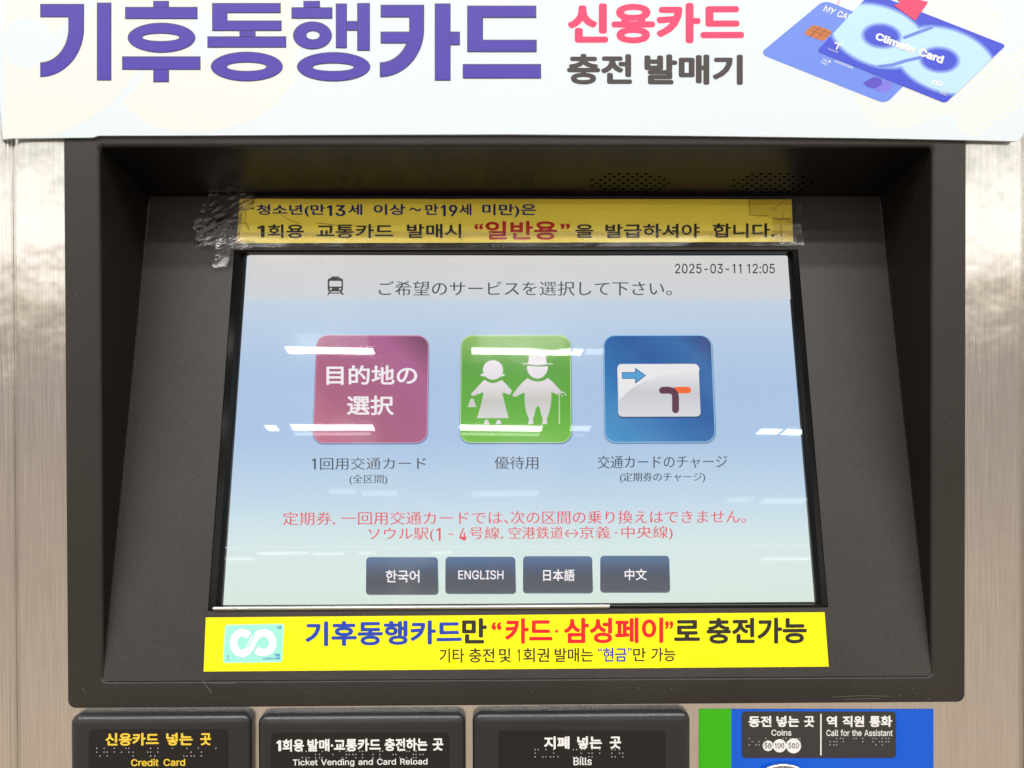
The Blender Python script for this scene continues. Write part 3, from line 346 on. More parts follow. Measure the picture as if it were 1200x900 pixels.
's':(182,[91,-4,72,-3,56,2,42,9,31,19,23,32,18,47,47,53,53,40,62,30,75,25,91,23,108,25,122,31,131,40,134,51,132,60,127,68,118,74,106,78,75,85,52,93,36,104,27,119,23,137,26,152,33,166,43,177,58,185,74,190,94,192,112,191,127,186,140,179,149,170,157,158,162,145,134,139,129,149,121,158,110,164,94,166,78,164,65,158,57,150,54,139,56,129,62,122,72,116,86,111,115,105,137,97,153,86,162,71,166,53,163,37,156,24,145,12,130,3,112,-2],[29,31,30,29,32,31,28,32,29,28,33,32,27,33,28,27,34,33,26,34,27,26,41,34,41,35,34,26,42,41,40,35,41,25,42,26,25,43,42,39,35,40,25,44,43,39,36,35,38,36,39,24,44,25,24,45,44,37,36,38,24,46,45,23,46,24,23,47,46,23,48,47,22,48,23,22,49,48,22,50,49,22,51,50,21,51,22,21,52,51,20,52,21,20,53,52,19,53,20,18,53,19,17,53,18,17,54,53,16,54,17,15,54,16,6,8,7,15,55,54,14,55,15,5,8,6,13,55,14,5,9,8,13,56,55,4,9,5,12,56,13,4,10,9,11,56,12,4,11,10,11,57,56,4,57,11,3,57,4,3,58,57,2,58,3,2,59,58,1,59,2,1,0,59]),
't':(114,[102,190,102,164,3,164,3,190,32,236,63,236,63,49,64,38,68,31,75,26,85,25,88,25,93,26,97,26,101,27,107,1,102,0,96,-1,90,-2,84,-2,62,1,46,11,36,26,32,46],[23,5,4,23,6,5,2,0,3,2,1,0,23,7,6,22,7,23,22,8,7,22,9,8,13,15,14,22,10,9,12,15,13,21,10,22,11,15,12,10,15,11,21,15,10,20,15,21,19,15,20,19,16,15,19,17,16,19,18,17]),
'y':(195,[24,-69,31,-43,36,-44,44,-45,52,-44,59,-42,65,-37,71,-29,75,-18,81,-1,9,190,42,190,83,78,88,60,93,43,98,27,103,10,92,10,97,27,101,43,106,60,112,78,153,190,186,190,102,-29,96,-43,88,-54,80,-62,70,-68,58,-71,46,-73,39,-72,32,-72,27,-70],[9,11,10,9,12,11,21,23,22,21,24,23,9,13,12,20,24,21,19,16,20,16,24,20,9,14,13,18,15,19,15,16,19,9,18,14,18,15,14,9,17,18,9,16,17,9,24,16,8,24,9,7,24,8,7,25,24,6,25,7,5,25,6,4,25,5,4,26,25,0,2,1,0,3,2,3,26,4,0,26,3,0,27,26,0,28,27,0,29,28,33,29,0,32,29,33,32,30,29,31,30,32]),
' ':(94,[],[])}
LATIN['9'] = (227,[113,258,135,255,155,247,171,234,184,217,192,197,194,173,192,155,186,135,175,112,158,84,100,0,65,0,151,124,154,124,149,117,144,111,137,105,128,101,119,98,109,97,87,100,69,107,53,119,41,134,34,154,32,176,34,198,42,218,55,235,71,247,91,255,113,230,99,228,87,223,77,215,69,204,64,191,63,176,64,161,69,148,77,137,87,129,99,123,113,122,127,123,139,129,149,137,157,147,162,160,164,175,162,190,157,204,150,215,139,223,127,228],[31,1,0,30,1,31,30,2,1,29,2,30,29,3,2,28,33,29,33,32,29,32,3,29,32,55,3,55,4,3,28,34,33,54,4,55,28,35,34,53,4,54,27,35,28,53,5,4,27,36,35,52,5,53,27,37,36,51,5,52,26,37,27,51,6,5,26,38,37,50,6,51,25,38,26,25,39,38,49,6,50,49,7,6,25,40,39,48,7,49,48,8,7,24,40,25,24,41,40,47,8,48,24,42,41,46,8,47,46,14,8,14,9,8,23,42,24,23,43,42,45,13,46,13,14,46,45,17,13,17,12,13,15,9,14,23,44,43,44,17,45,23,17,44,22,17,23,16,9,15,16,10,9,17,10,16,21,17,22,21,18,17,12,10,17,21,19,18,20,19,21,12,11,10])
LATIN['1'] = (196, [104, 0, 136, 0, 136, 254, 110, 254, 58, 216, 58, 184, 104, 218], [0, 1, 2, 0, 2, 6, 2, 3, 6, 3, 4, 6, 4, 5, 6])
FONT = bpy.data.fonts.load('<builtin>')
def glyphs(s, bold=0.0):
    if all(c in LATIN for c in s):
        vs, fs, x = [], [], 0
        for c in s:
            a_, xy, tr = LATIN[c]; b_ = len(vs)
            vs += [((xy[i] + x) / 500, xy[i + 1] / 500) for i in range(0, len(xy), 2)]
            fs += [tuple(b_ + k for k in tr[i:i + 3]) for i in range(0, len(tr), 3)]; x += a_ + (36 if c == ' ' else 0)
        return vs, fs, True
    cu = bpy.data.curves.new('glyphs', 'FONT'); cu.body = s; cu.font = FONT; cu.size = 1; cu.offset = min(bold, 0)
    cu.resolution_u = 4; cu.fill_mode = 'BOTH'
    ob = bpy.data.objects.new('glyphs', cu); COL.objects.link(ob)
    dg = bpy.context.evaluated_depsgraph_get(); dg.update()
    me = bpy.data.meshes.new_from_object(ob.evaluated_get(dg))
    vs = [(v.co.x, v.co.y) for v in me.vertices]; fs = [tuple(p.vertices) for p in me.polygons]
    bpy.data.objects.remove(ob); bpy.data.curves.remove(cu); bpy.data.meshes.remove(me)
    return vs, fs, False
def text(name, words, q, m, parent, pl, h, bold=0.0, disp=None, shear=0.0, double=0.0, **kw):
    """a line of writing fitted into a pixel quad; words = string or [(string, u0, u1), ...]"""
    if isinstance(words, str): words = [(words, 0.0, 1.0)]
    if len(q) == 2: (x0, y0), (x1, y1) = q; q = [(x0, y0), (x1, y0), (x1, y1), (x0, y1)]
    data = [(glyphs(s, bold), u0, u1) for s, u0, u1 in words]
    mixed = len({d[0][2] for d in data}) > 1
    cy_ = [y for (vs, fs, lt), _, _ in data if not lt for x, y in vs] or [0, 1]
    clo, chh = min(cy_), max(cy_) - min(cy_)
    data = [(([(x, clo + chh * (.05 + y / .508 * .88) if mixed and lt else y) for x, y in vs], fs), u0, u1) for (vs, fs, lt), u0, u1 in data]
    b = max(bold, 0) * (.55 if all(d_.isascii() for d_, _, _ in words) else 1)
    ys = [v[1] for (vs, fs), _, _ in data for v in vs]; ylo, yhi = min(ys) - b, max(ys) + b
    # weight: the outline is laid several times round a small circle
    copies = [(0, 0)] + ([(math.cos(R(a)) * b, math.sin(R(a)) * b) for a in range(0, 360, 45)] if b else ([(double, None)] if double else []))
    V, Fs = [], []
    for wi, ((vs, fs), u0, u1) in enumerate(data):
        xs = [v[0] for v in vs]; xlo, xhi = min(xs) - b, max(xs) + b
        for rep, (ox, oy) in enumerate(copies):
            base = len(V); sh = 0
            if oy is None: sh, ox, oy = ox, 0, 0
            for x, y in vs:
                t = (x + ox - xlo) / (xhi - xlo); v = (yhi - y - oy) / (yhi - ylo)
                u = u0 + (u1 - u0) * t + shear * (0.5 - v)
                px, py = quad_map(q, [(u, v)])[0]
                p = P(px + sh, py, pl, h + rep * 4e-6)
                if disp: p = p + pl.n * disp(px, py)
                V.append(p)
            Fs += [tuple(base + i for i in f) for f in fs]
    me = bpy.data.meshes.new(name); me.from_pydata([tuple(v) for v in V], [], Fs); me.update()
    return link(name, me, m, parent, **kw)

# ================================================================== TICKET MACHINE
TM = empty('ticket_machine', (0, 0.05, -0.30), 'steel ticket vending machine with dark plastic bezel and sloped touchscreen', 'ticket machine')

# steel front sheet with rounded vertical folds (a profile across, drawn up and down)
SY = 0.0022
def px_x(px, y=0.0): return P(px, 450, Plane((0, y, 0), (0, -1, 0))).x
def profile_sheet(name, prof, z0, z1, m, parent, nz=24, wob=0.0, hole=None, **kw):
    vs, fs = [], []
    for j in range(nz + 1):
        z = z0 + (z1 - z0) * j / nz
        for x, y in prof: vs.append((x, y + (noise.noise(Vector((x * 20, z * 9, 3))) * wob), z))
    n = len(prof)
    for j in range(nz):
        zm = z0 + (z1 - z0) * (j + .5) / nz
        for i in range(n - 1):
            xm = (prof[i][0] + prof[i + 1][0]) / 2
            if hole and hole[0] < xm < hole[2] and hole[1] < zm < hole[3]: continue
            fs.append((j * n + i, j * n + i + 1, (j + 1) * n + i + 1, (j + 1) * n + i))
    return mesh(name, vs, fs, m, parent, smooth=True, **kw)
xl = px_x(24); xr = px_x(1182)
prof = [(xl - 0.0085, 0.26), (xl - 0.0085, 0.0085 + SY)]
prof += [(xl - 0.0085 * math.cos(R(a)), SY + 0.0085 * (1 - math.sin(R(a)))) for a in range(10, 90, 10)]
prof += [(xl + (xr - xl) * i / 60, SY) for i in range(61)]
prof += [(xr + 0.022 * math.sin(R(a)), SY + 0.022 * (1 - math.cos(R(a)))) for a in range(5, 91, 5)] + [(xr + 0.022, 0.26)]
profile_sheet('steel_front', prof, -0.62, 0.36, steel, TM, nz=98, wob=0.00010, hole=(XL - .006, ZB - .004, XR + .006, ZT + .008))
# cheeks of the neighbouring cladding at both sides of the front
a0 = px_x(8.5)
profile_sheet('side_cladding', [(a0, 0.02), (a0, 0.0032)] + [(a0 - 0.0015 * math.sin(R(t)), 0.0032 - 0.0015 * (1 - math.cos(R(t)))) for t in (30, 60, 90)] + [(a0 - 0.05, 0.0010), (a0 - 0.05, 0.02)], -0.62, 0.36, steel, TM, label='steel cladding strip left of the front')
a1 = xr + 0.0230
profile_sheet('side_cladding', [(a1, 0.03), (a1, 0.006)] + [(a1 + 0.003 * (1 - math.cos(R(t))), 0.006 - 0.003 * math.sin(R(t))) for t in (30, 60, 90)] + [(a1 + 0.05, 0.003), (a1 + 0.05, 0.03)], -0.62, 0.36, steel, TM, label='steel cladding strip right of the front')

# bezel: lofted rings of rounded rectangles
def ring(x0, z0, x1, z1, r, y, ztop_y=None):
    return [Vector((x, y, z)) for x, z in rr(x0, z0, x1, z1, max(r, 0.0003), 6)]
bl = P(77, 500, FRONT).x; br = P(1131.5, 500, FRONT).x; bb = P(600, 826.5, FRONT).z; bt = P(600, 110, FRONT).z
rings = [ring(bl, bb, br, bt, .0045, SY + .0008), ring(bl, bb, br, bt, .0045, .0006), ring(bl + .0002, bb + .0002, br - .0002, bt - .0002, .0045, .0001),
         ring(bl + .0008, bb + .0008, br - .0008, bt - .0008, .004, 0),
         ring(XL - .0022, ZB - .0012, XR + .0022, ZT + .0022, .0050, 0)]
for a in (15, 35, 55, 75, 90):
    s, c_ = math.sin(R(a)), math.cos(R(a))
    rings.append(ring(XL - .0022 * (1 - s), ZB - .0012 * (1 - s), XR + .0022 * (1 - s), ZT + .0022 * (1 - s), .0050 - .0022 * s, .0022 * (1 - c_)))
vs = [p for r_ in rings for p in r_]; n = len(rings[0]); fs = []
for k in range(len(rings) - 1):
    for i in range(n):
        j = (i + 1) % n; fs.append((k * n + i, k * n + j, (k + 1) * n + j, (k + 1) * n + i))
bez = mesh('bezel', vs, fs, plastic, TM, smooth=True)
# inner walls and ceiling of the recess
CZ = _zc
Y0 = .0022; PT = 0.0702
zc2 = ZT + (CZ - ZT) * (PT - Y0) / (DEPTH - Y0)
vs = [(XL, Y0, ZT - .0022), (XL, Y0, ZB), (XL, PT, ZB), (XL, PT, zc2), (XL + .0022, Y0, ZT)]
wall_m = mat('wall_plastic', (0.011, 0.0095, 0.008, 1), 0.50, spec=0.20, bump=(1500, 0.28, 0.0003), vary=0.10)  # darker copy of the bezel plastic, recess shade put into its colour
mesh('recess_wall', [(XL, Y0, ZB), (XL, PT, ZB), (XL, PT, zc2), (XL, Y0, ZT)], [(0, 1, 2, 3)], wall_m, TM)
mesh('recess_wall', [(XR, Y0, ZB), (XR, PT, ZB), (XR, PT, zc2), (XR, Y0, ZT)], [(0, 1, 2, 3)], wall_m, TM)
ceil_m = mat('ceiling_plastic', (0.008, 0.007, 0.006, 1), 0.34, spec=0.32, bump=(700, 0.15, 0.0002))  # same plastic darkened further, shade under the overhang put into its colour
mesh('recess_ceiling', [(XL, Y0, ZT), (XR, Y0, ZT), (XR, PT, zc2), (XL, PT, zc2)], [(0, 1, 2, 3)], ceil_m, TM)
CEILN = Vector((0, (zc2 - ZT), -(PT - Y0))).normalized()
CEIL = Plane((0, Y0, ZT), (0, CEILN.y, CEILN.z))

# tilted surround carrying the screen, with the opening for the display
q_out = [(275, 291), (937.5, 294.5), (968, 711.5), (243, 716)]
LIT = [(291.5, 299), (922.5, 300.5), (953.3, 705), (259.5, 709.5)]
def panel_coords(p):
    ax = Vector((1, 0, 0)); ay = Vector((0, math.sin(TILT), math.cos(TILT))); d = p - PANEL.o
    return d.dot(ax), d.dot(ay)
def panel_pt(u, v, h=0): return PANEL.o + Vector((1, 0, 0)) * u + Vector((0, math.sin(TILT), math.cos(TILT))) * v + PANEL.n * h
def rect_of(q, h=0):
    c = [panel_coords(P(x, y, PANEL, h)) for x, y in q]
    return ((c[0][0] + c[3][0]) / 2, (c[2][1] + c[3][1]) / 2, (c[1][0] + c[2][0]) / 2, (c[0][1] + c[1][1]) / 2)
ux0, vz0, ux1, vz1 = rect_of(q_out)
vt = (_zc + 0.004 - ZB) / math.cos(TILT)
def rect_ring(u0, v0, u1, v1, h): return [panel_pt(u0, v0, h), panel_pt(u1, v0, h), panel_pt(u1, v1, h), panel_pt(u0, v1, h)]
def loft4(name, rs, m, parent, cap=False, smooth=False, **kw):
    vs = [p for r_ in rs for p in r_]; fs = []; n = len(rs[0])
    for k in range(len(rs) - 1):
        for i in range(n):
            j = (i + 1) % n; fs.append((k * n + i, k * n + j, (k + 1) * n + j, (k + 1) * n + i))
    if cap: fs.append(tuple(range((len(rs) - 1) * n, len(rs) * n)))
    return mesh(name, vs, fs, m, parent, smooth=smooth, **kw)
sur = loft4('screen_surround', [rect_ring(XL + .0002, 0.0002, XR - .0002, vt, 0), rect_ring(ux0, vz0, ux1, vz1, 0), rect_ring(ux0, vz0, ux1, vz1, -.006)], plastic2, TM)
# frame of the display
g = .0003
lx0, lz0, lx1, lz1 = rect_of(LIT, -.0032)
fr = loft4('display_frame', [rect_ring(ux0 + g, vz0 + g, ux1 - g, vz1 - g, -.004), rect_ring(ux0 + g, vz0 + g, ux1 - g, vz1 - g, .0006), rect_ring(ux0 + 3 * g, vz0 + 3 * g, ux1 - 3 * g, vz1 - 3 * g, .0010),
     rect_ring(lx0 - .0030, lz0 - .0012, lx1 + .0030, lz1 + .0012, .0006), rect_ring(lx0 - .0008, lz0 - .0006, lx1 + .0008, lz1 + .0006, -.0034), rect_ring(lx0, lz0, lx1, lz1, -.0034)], frame_black, TM)
# bright metal strip along the left two thirds of the lower frame edge
tx1 = panel_coords(P(714, 712, PANEL))[0]
v0, v1 = vz0 + .0002, lz0 - .0002
tv = [(v0 + (v1 - v0) * (1 - math.cos(R(a))) / 2, .0007 + .0014 * math.sin(R(a))) for a in range(0, 181, 20)]
mesh('trim_strip', [panel_pt(u, v, h) for u in (lx0 - .0040, tx1) for v, h in tv], [(k, k + 1, k + 1 + len(tv), k + len(tv)) for k in range(len(tv) - 1)] + [tuple(range(len(tv))), tuple(range(2 * len(tv) - 1, len(tv) - 1, -1))], trim_m, fr, smooth=False)

# ------------------------------------------------------------------ display
HD = -.0030
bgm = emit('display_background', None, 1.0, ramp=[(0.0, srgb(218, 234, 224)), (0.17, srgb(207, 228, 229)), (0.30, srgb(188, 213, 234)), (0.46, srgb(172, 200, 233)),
      (0.62, srgb(174, 201, 233)), (0.78, srgb(190, 211, 235)), (0.87, srgb(203, 217, 232)), (1.0, srgb(203, 217, 232))])  # reflected haze on the glass is painted into these colours
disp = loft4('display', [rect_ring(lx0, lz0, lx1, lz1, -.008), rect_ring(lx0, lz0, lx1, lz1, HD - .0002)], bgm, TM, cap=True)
HS = HD - .0001
band_m = emit('display_heading_band', None, 1.0, ramp=[(0, srgb(212, 216, 222)), (1, srgb(218, 215, 212))])  # band tone also holds the painted glass haze
flat('heading_band', [[(288.5, 350), (926.5, 350.5), (922.8, 300.2), (291.7, 298.8)]], band_m, disp, PANEL, HS)
flat('divider_line', [[(263.9, 642.2), (948.6, 639.8), (948.5, 638.9), (264, 641.3)]], emit('divider_white', srgb(232, 240, 244), .95), disp, PANEL, HS)
dk = emit('display_text_grey', srgb(62, 74, 92), .9)  # dark text lifted to grey-blue: glass haze put into the colour
dk2 = emit('display_text_dark', srgb(44, 46, 52), .9)
rd = emit('display_text_red', srgb(232, 66, 84), .95)
wh = emit('display_white', srgb(246, 240, 244), 1.0)
T = lambda s, q, m, **k: text('lettering', s, q, m, disp, PANEL, k.pop('h', HS + 6e-5), **k)
T([('2025-03-11', 0, .665), ('12:05', .725, 1)], [(791, 309), (908, 320.5)], dk2, bold=.012)
T('ご希望のサービスを選択して下さい。', [(444, 329.5), (787, 329.5), (787, 346.5), (444, 346.5)], dk, bold=-.005, double=.40)
T([('1', 0, .032), ('回用交通カード', .072, 1)], [(365.5, 536.3), (499, 535.6), (499, 550), (365.5, 550.8)], dk, bold=-.005, double=.40)
T('(全区間)', [(409.5, 556), (453.5, 568)], dk, bold=-.005, double=.40)
T('優待用', [(579.5, 534.8), (630.5, 549.8)], dk, bold=-.005, double=.40)
T('交通カードのチャージ', [(700.5, 534), (852, 533), (852, 548.3), (700.5, 549.3)], dk, bold=-.005, double=.40)
T('(定期券のチャージ)', [(726.5, 553.8), (826, 553.3), (826, 565.5), (726.5, 566)], dk, bold=-.005, double=.40)
T([('定期券,', 0, .112), ('一回用交通カードでは、', .126, .487), ('次の区間の乗り換えはできません。', .492, 1)], [(331.5, 600), (874, 597.5), (874, 613.5), (331.5, 616)], rd, bold=-.005, double=.40)
T([('ソウル駅(', 0, .215), ('1', .224, .237), ('‐', .264, .278), ('4', .299, .322), ('号線,', .332, .442), ('空港鉄道', .462, .640), ('↔', .645, .690), ('京義', .695, .795), ('·', .810, .818), ('中央線)', .832, 1)],
  [(431.5, 618), (788, 616.3), (788, 633), (431.5, 635)], rd, bold=-.005, double=.40)
# train pictogram
tm = emit('train_dark', srgb(60, 62, 58), .9)
flat('train_icon', [[rr(384, 326, 402, 341.5, 2.6, 4), rr(386, 329.2, 400.2, 335.8, 1, 3)[::-1]], rr(388, 324, 398, 327, 1, 2),
     stroke([(387.2, 341), (384.6, 345)], 1.7), stroke([(399, 341), (401.8, 345)], 1.7), stroke([(386.5, 343.4), (399.6, 343.4)], 1.3)], tm, disp, PANEL, HS + 6e-5)
flat('train_icon', [ell(387.6, 338.6, 1.3, 1.3, 12), ell(398.5, 338.6, 1.3, 1.3, 12)], band_m, disp, PANEL, HS + 2.0e-4)

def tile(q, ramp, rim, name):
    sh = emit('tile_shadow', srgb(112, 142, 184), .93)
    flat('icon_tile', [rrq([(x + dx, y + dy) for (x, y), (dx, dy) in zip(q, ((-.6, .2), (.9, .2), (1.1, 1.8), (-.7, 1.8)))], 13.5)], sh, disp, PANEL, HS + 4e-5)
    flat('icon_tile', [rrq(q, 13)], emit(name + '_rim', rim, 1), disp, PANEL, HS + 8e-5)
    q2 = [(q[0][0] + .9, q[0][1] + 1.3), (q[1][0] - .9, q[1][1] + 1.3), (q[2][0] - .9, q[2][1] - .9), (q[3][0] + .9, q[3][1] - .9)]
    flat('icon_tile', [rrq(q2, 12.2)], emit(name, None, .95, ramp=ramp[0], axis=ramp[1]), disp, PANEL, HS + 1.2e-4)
HI = HS + 1.7e-4
T1 = [(371, 392.6), (502.5, 392.8), (500.5, 519), (366.5, 519.4)]
T2 = [(540.3, 392.8), (668.6, 392.6), (669.8, 518.8), (538.9, 519)]
T3 = [(707.2, 392.4), (833.6, 392.2), (838.8, 518.2), (708.6, 518.8)]
tile(T1, ([(0, srgb(204, 116, 144)), (.30, srgb(178, 98, 132)), (.55, srgb(176, 98, 138)), (.78, srgb(180, 102, 150)), (.93, srgb(138, 80, 116)), (1, srgb(108, 62, 90))], 'XZ'), srgb(214, 150, 178), 'tile_plum')  # plum lightened: haze and sheen of the glass painted in
tile(T2, ([(0, srgb(118, 196, 66)), (.35, srgb(96, 178, 56)), (.7, srgb(96, 170, 66)), (1, srgb(150, 196, 108))], 'Z'), srgb(196, 226, 160), 'tile_green')
tile(T3, ([(0, srgb(66, 156, 212)), (.35, srgb(40, 118, 186)), (.6, srgb(34, 96, 166)), (.82, srgb(52, 112, 178)), (1, srgb(58, 66, 128))], 'XZ'), srgb(150, 200, 236), 'tile_blue')
T('目的地の', [(382.5, 428), (489, 451)], wh, bold=.020, h=HI)
T('選択', [(406.5, 463.5), (461.5, 486.5)], wh, bold=.020, h=HI)
def Z6(p): return [(530 + x / 6.43, 385 + y / 6.43) for x, y in p]
fig = emit('figure_white', None, 1.0, ramp=[(0, srgb(226, 222, 226)), (.35, srgb(204, 204, 198)), (.6, srgb(232, 224, 230)), (1, srgb(244, 238, 244))])
woman = [Z6(ell(307, 312, 76, 74)), Z6(chaikin([(212, 350), (222, 338), (245, 345), (250, 362), (232, 360), (216, 356)], 1)), Z6(chaikin([(398, 350), (388, 340), (366, 345), (360, 362), (380, 360), (394, 356)], 1)),
     Z6([(243, 386), (262, 398), (285, 408), (307, 411), (330, 407), (352, 398), (372, 386), (395, 408), (450, 468), (434, 500), (412, 492), (382, 482), (379, 496), (400, 580), (425, 675), (186, 675), (215, 580), (234, 496), (231, 481), (200, 492), (160, 508), (143, 503), (142, 492), (190, 440), (220, 408)]),
     Z6([(137, 528), (160, 528), (182, 592), (116, 592)]), Z6(arc(258, 720, 20, 34, 180, 360, 12)), Z6(arc(350, 720, 20, 34, 180, 360, 12))]
man = [Z6([(580, 203), (703, 203), (712, 262), (680, 266), (640, 274), (600, 268), (570, 262)]), Z6([(530, 264), (580, 263), (640, 272), (700, 263), (758, 262), (758, 268), (710, 270), (640, 280), (580, 270), (530, 269)]),
     Z6([(563, 285), (600, 280), (640, 288), (680, 286), (720, 282), (720, 305), (706, 340), (682, 366), (650, 378), (612, 372), (582, 348), (566, 315)]),
     Z6([(568, 373), (590, 388), (618, 396), (650, 400), (682, 394), (704, 384), (720, 373), (760, 405), (822, 474), (790, 500), (768, 486), (745, 482), (748, 520), (742, 580), (728, 640), (712, 682), (716, 705), (716, 720), (676, 720), (678, 702), (684, 682), (668, 640), (660, 600), (650, 586), (638, 586), (630, 600), (622, 640), (606, 682), (612, 705), (610, 720), (570, 720), (573, 702), (580, 682), (560, 640), (548, 580), (545, 520), (546, 482), (520, 492), (480, 515), (458, 512), (454, 497), (490, 450), (530, 405)]),
     Z6(stroke([(807, 716), (807, 520), (806, 500), (814, 486), (830, 478), (846, 484), (856, 504)], 8)), Z6(ell(828, 506, 7, 6, 10))]
flat('pictogram', woman, fig, disp, PANEL, HI, step=3e-5, label='white figure of a woman in a dress with a handbag')
flat('pictogram', man, fig, disp, PANEL, HI, step=3e-5, label='white figure of a man with hat and walking stick')
def Z3(p): return [(600 + x * .3, 290 + y * .3) for x, y in p]
flat('card_picture', [rrq([(723.4, 428.4), (818.6, 428.2), (821.4, 490), (724.3, 490.3)], 5)], emit('card_shade', srgb(24, 78, 136), .9), disp, PANEL, HI)
flat('card_picture', [rrq([(723.4, 426.6), (818.6, 426.4), (821.2, 488), (724.5, 488.4)], 5)], emit('card_white', None, 1, ramp=[(0, srgb(222, 222, 228)), (.45, srgb(206, 206, 212)), (.7, srgb(226, 226, 230)), (1, srgb(244, 244, 246))], axis='Z'), disp, PANEL, HI + 5e-5)
flat('card_picture', [Z3([(430, 585), (470, 548), (520, 522), (580, 502), (650, 488), (733, 480), (730, 466), (722, 458), (712, 456), (422, 456), (414, 464), (417, 600)])], emit('card_sheen', srgb(238, 238, 240), 1), disp, PANEL, HI + 1.0e-4)
flat('arrow_mark', [Z3([(429, 487), (481, 487), (481, 470), (524, 500), (481, 532), (481, 513), (430, 513)])], emit('arrow_edge', srgb(30, 90, 150), 1), disp, PANEL, HI + 1.5e-4)
flat('arrow_mark', [Z3([(432, 490), (484, 490), (484, 477), (519, 500), (484, 525), (484, 510), (432, 510)])], emit('arrow_fill', srgb(80, 164, 220), 1), disp, PANEL, HI + 2.0e-4)
flat('card_mark', [Z3(stroke([(640, 557), (687, 557)], 25))], emit('mark_orange', srgb(255, 104, 44), 1), disp, PANEL, HI + 2.0e-4)
flat('card_mark', [Z3(stroke([(588, 558), (610, 557), (628, 561), (637, 572), (639, 590), (639, 634)], 27))], emit('mark_plum', srgb(96, 50, 72), 1), disp, PANEL, HI + 2.5e-4)
# language buttons
btn = emit('button_face', None, .9, ramp=[(0, srgb(76, 84, 96)), (.35, srgb(46, 58, 78)), (.62, srgb(32, 62, 98)), (1, srgb(58, 104, 152))])
for (x0, y0, x1, y1), s, tq in (((429, 653.4, 513, 696), '한국어', [(452, 668), (491.5, 682.7)]), ((522, 653, 603.8, 695), 'ENGLISH', [(537, 668.3), (590, 679)]),
                                ((613, 652.3, 694, 694.3), '日本語', [(636.5, 667), (673.5, 681)]), ((703.5, 651.8, 784.4, 693.5), '中文', [(732, 666.6), (758, 680)])):
    dx = (600 - (x0 + x1) / 2) * -.0035
    flat('language_button', [rrq([(x0 - dx * .3, y0 - .6), (x1 - dx * .3, y0 - .6), (x1 + 1.2, y1 + 1.3), (x0 - .3, y1 + 1.3)], 4.5)], emit('button_shadow', srgb(96, 120, 132), .9), disp, PANEL, HS + 4e-5)
    flat('language_button', [rrq([(x0 - dx * .3, y0), (x1 - dx * .3, y0), (x1 + dx * .3, y1), (x0 + dx * .3, y1)], 4)], btn, disp, PANEL, HS + 9e-5)
    T(s, tq, wh, bold=.016, h=HS + 1.5e-4)

# cover glass: thin clear sheet with light smudges
gm = bpy.data.materials.new('cover_glass'); gm.use_nodes = True; n = gm.node_tree.nodes; l = gm.node_tree.links; n.clear()
out = n.new('ShaderNodeOutputMaterial'); fre = n.new('ShaderNodeFresnel'); fre.inputs[0].default_value = 1.52
tr = n.new('ShaderNodeBsdfTransparent'); gl = n.new('ShaderNodeBsdfGlossy'); gl.inputs['Roughness'].default_value = 0.020
mx = n.new('ShaderNodeMixShader'); l.new(tr.outputs[0], mx.inputs[1]); l.new(gl.outputs[0], mx.inputs[2])
ml = n.new('ShaderNodeMath'); ml.operation = 'MULTIPLY'; ml.inputs[1].default_value = 1.55; l.new(fre.outputs[0], ml.inputs[0]); l.new(ml.outputs[0], mx.inputs[0])
g2 = n.new('ShaderNodeBsdfGlossy'); g2.inputs['Roughness'].default_value = 0.16
df = n.new('ShaderNodeBsdfDiffuse'); df.inputs[0].default_value = (.8, .82, .84, 1)
tcg = n.new('ShaderNodeTexCoord'); nz = n.new('ShaderNodeTexNoise'); nz.inputs['Scale'].default_value = 26; nz.inputs['Detail'].default_value = 4; l.new(tcg.outputs['Object'], nz.inputs['Vector'])
mp = n.new('ShaderNodeMapRange'); mp.inputs['From Min'].default_value = .52; mp.inputs['From Max'].default_value = .75; mp.inputs['To Min'].default_value = .018; mp.inputs['To Max'].default_value = .08
l.new(nz.outputs['Fac'], mp.inputs['Value'])
m2 = n.new('ShaderNodeMixShader'); l.new(mp.outputs[0], m2.inputs[0]); l.new(mx.outputs[0], m2.inputs[1])
m4 = n.new('ShaderNodeMixShader'); m4.inputs[0].default_value = .30; l.new(g2.outputs[0], m4.inputs[1]); l.new(df.outputs[0], m4.inputs[2]); l.new(m4.outputs[0], m2.inputs[2])
l.new(m2.outputs[0], out.inputs['Surface'])
mesh('cover_glass', rect_ring(lx0 - .0006, lz0 - .0005, lx1 + .0006, lz1 + .0005, -.0022), [(0, 1, 2, 3)], gm, TM)

# speaker perforations in the recess ceiling
def grille(x0, x1, seed):
    """rows of small holes in a lens-shaped patch of the ceiling"""
    rows = [(204.0, .30, .70), (207.3, .16, .84), (210.8, .08, .92), (214.6, .02, .98), (218.0, .06, .94), (221.5, .10, .90), (225.0, .20, .80)]
    vs, fs = [], []
    for k, (y, a, b) in enumerate(rows):
        wpx = x1 - x0; st = wpx / 10.5; i = 0
        x = x0 + wpx * a + (st / 2 if k % 2 else 0)
        x = x0 + round((x - x0) / st) * st + (st / 2 if k % 2 else 0)
        while x < x0 + wpx * b:
            c = P(x, y, CEIL, .00012); b0 = len(vs)
            for d, rad in ((0, .00115), (0, 0)):
                if rad == 0: vs.append(c); continue
                for t in range(10):
                    a_ = t * math.pi / 5
                    vs.append(c + Vector((math.cos(a_) * rad, 0, 0)) + Vector((0, CEILN.z * -1, CEILN.y)).normalized() * math.sin(a_) * rad)
            fs += [(b0 + t, b0 + (t + 1) % 10, b0 + 10) for t in range(10)]
            x += st
    return mesh('speaker_grille', vs, fs, hole_m, TM, kind='stuff')
grille(683, 794, 1); grille(849, 962, 2)

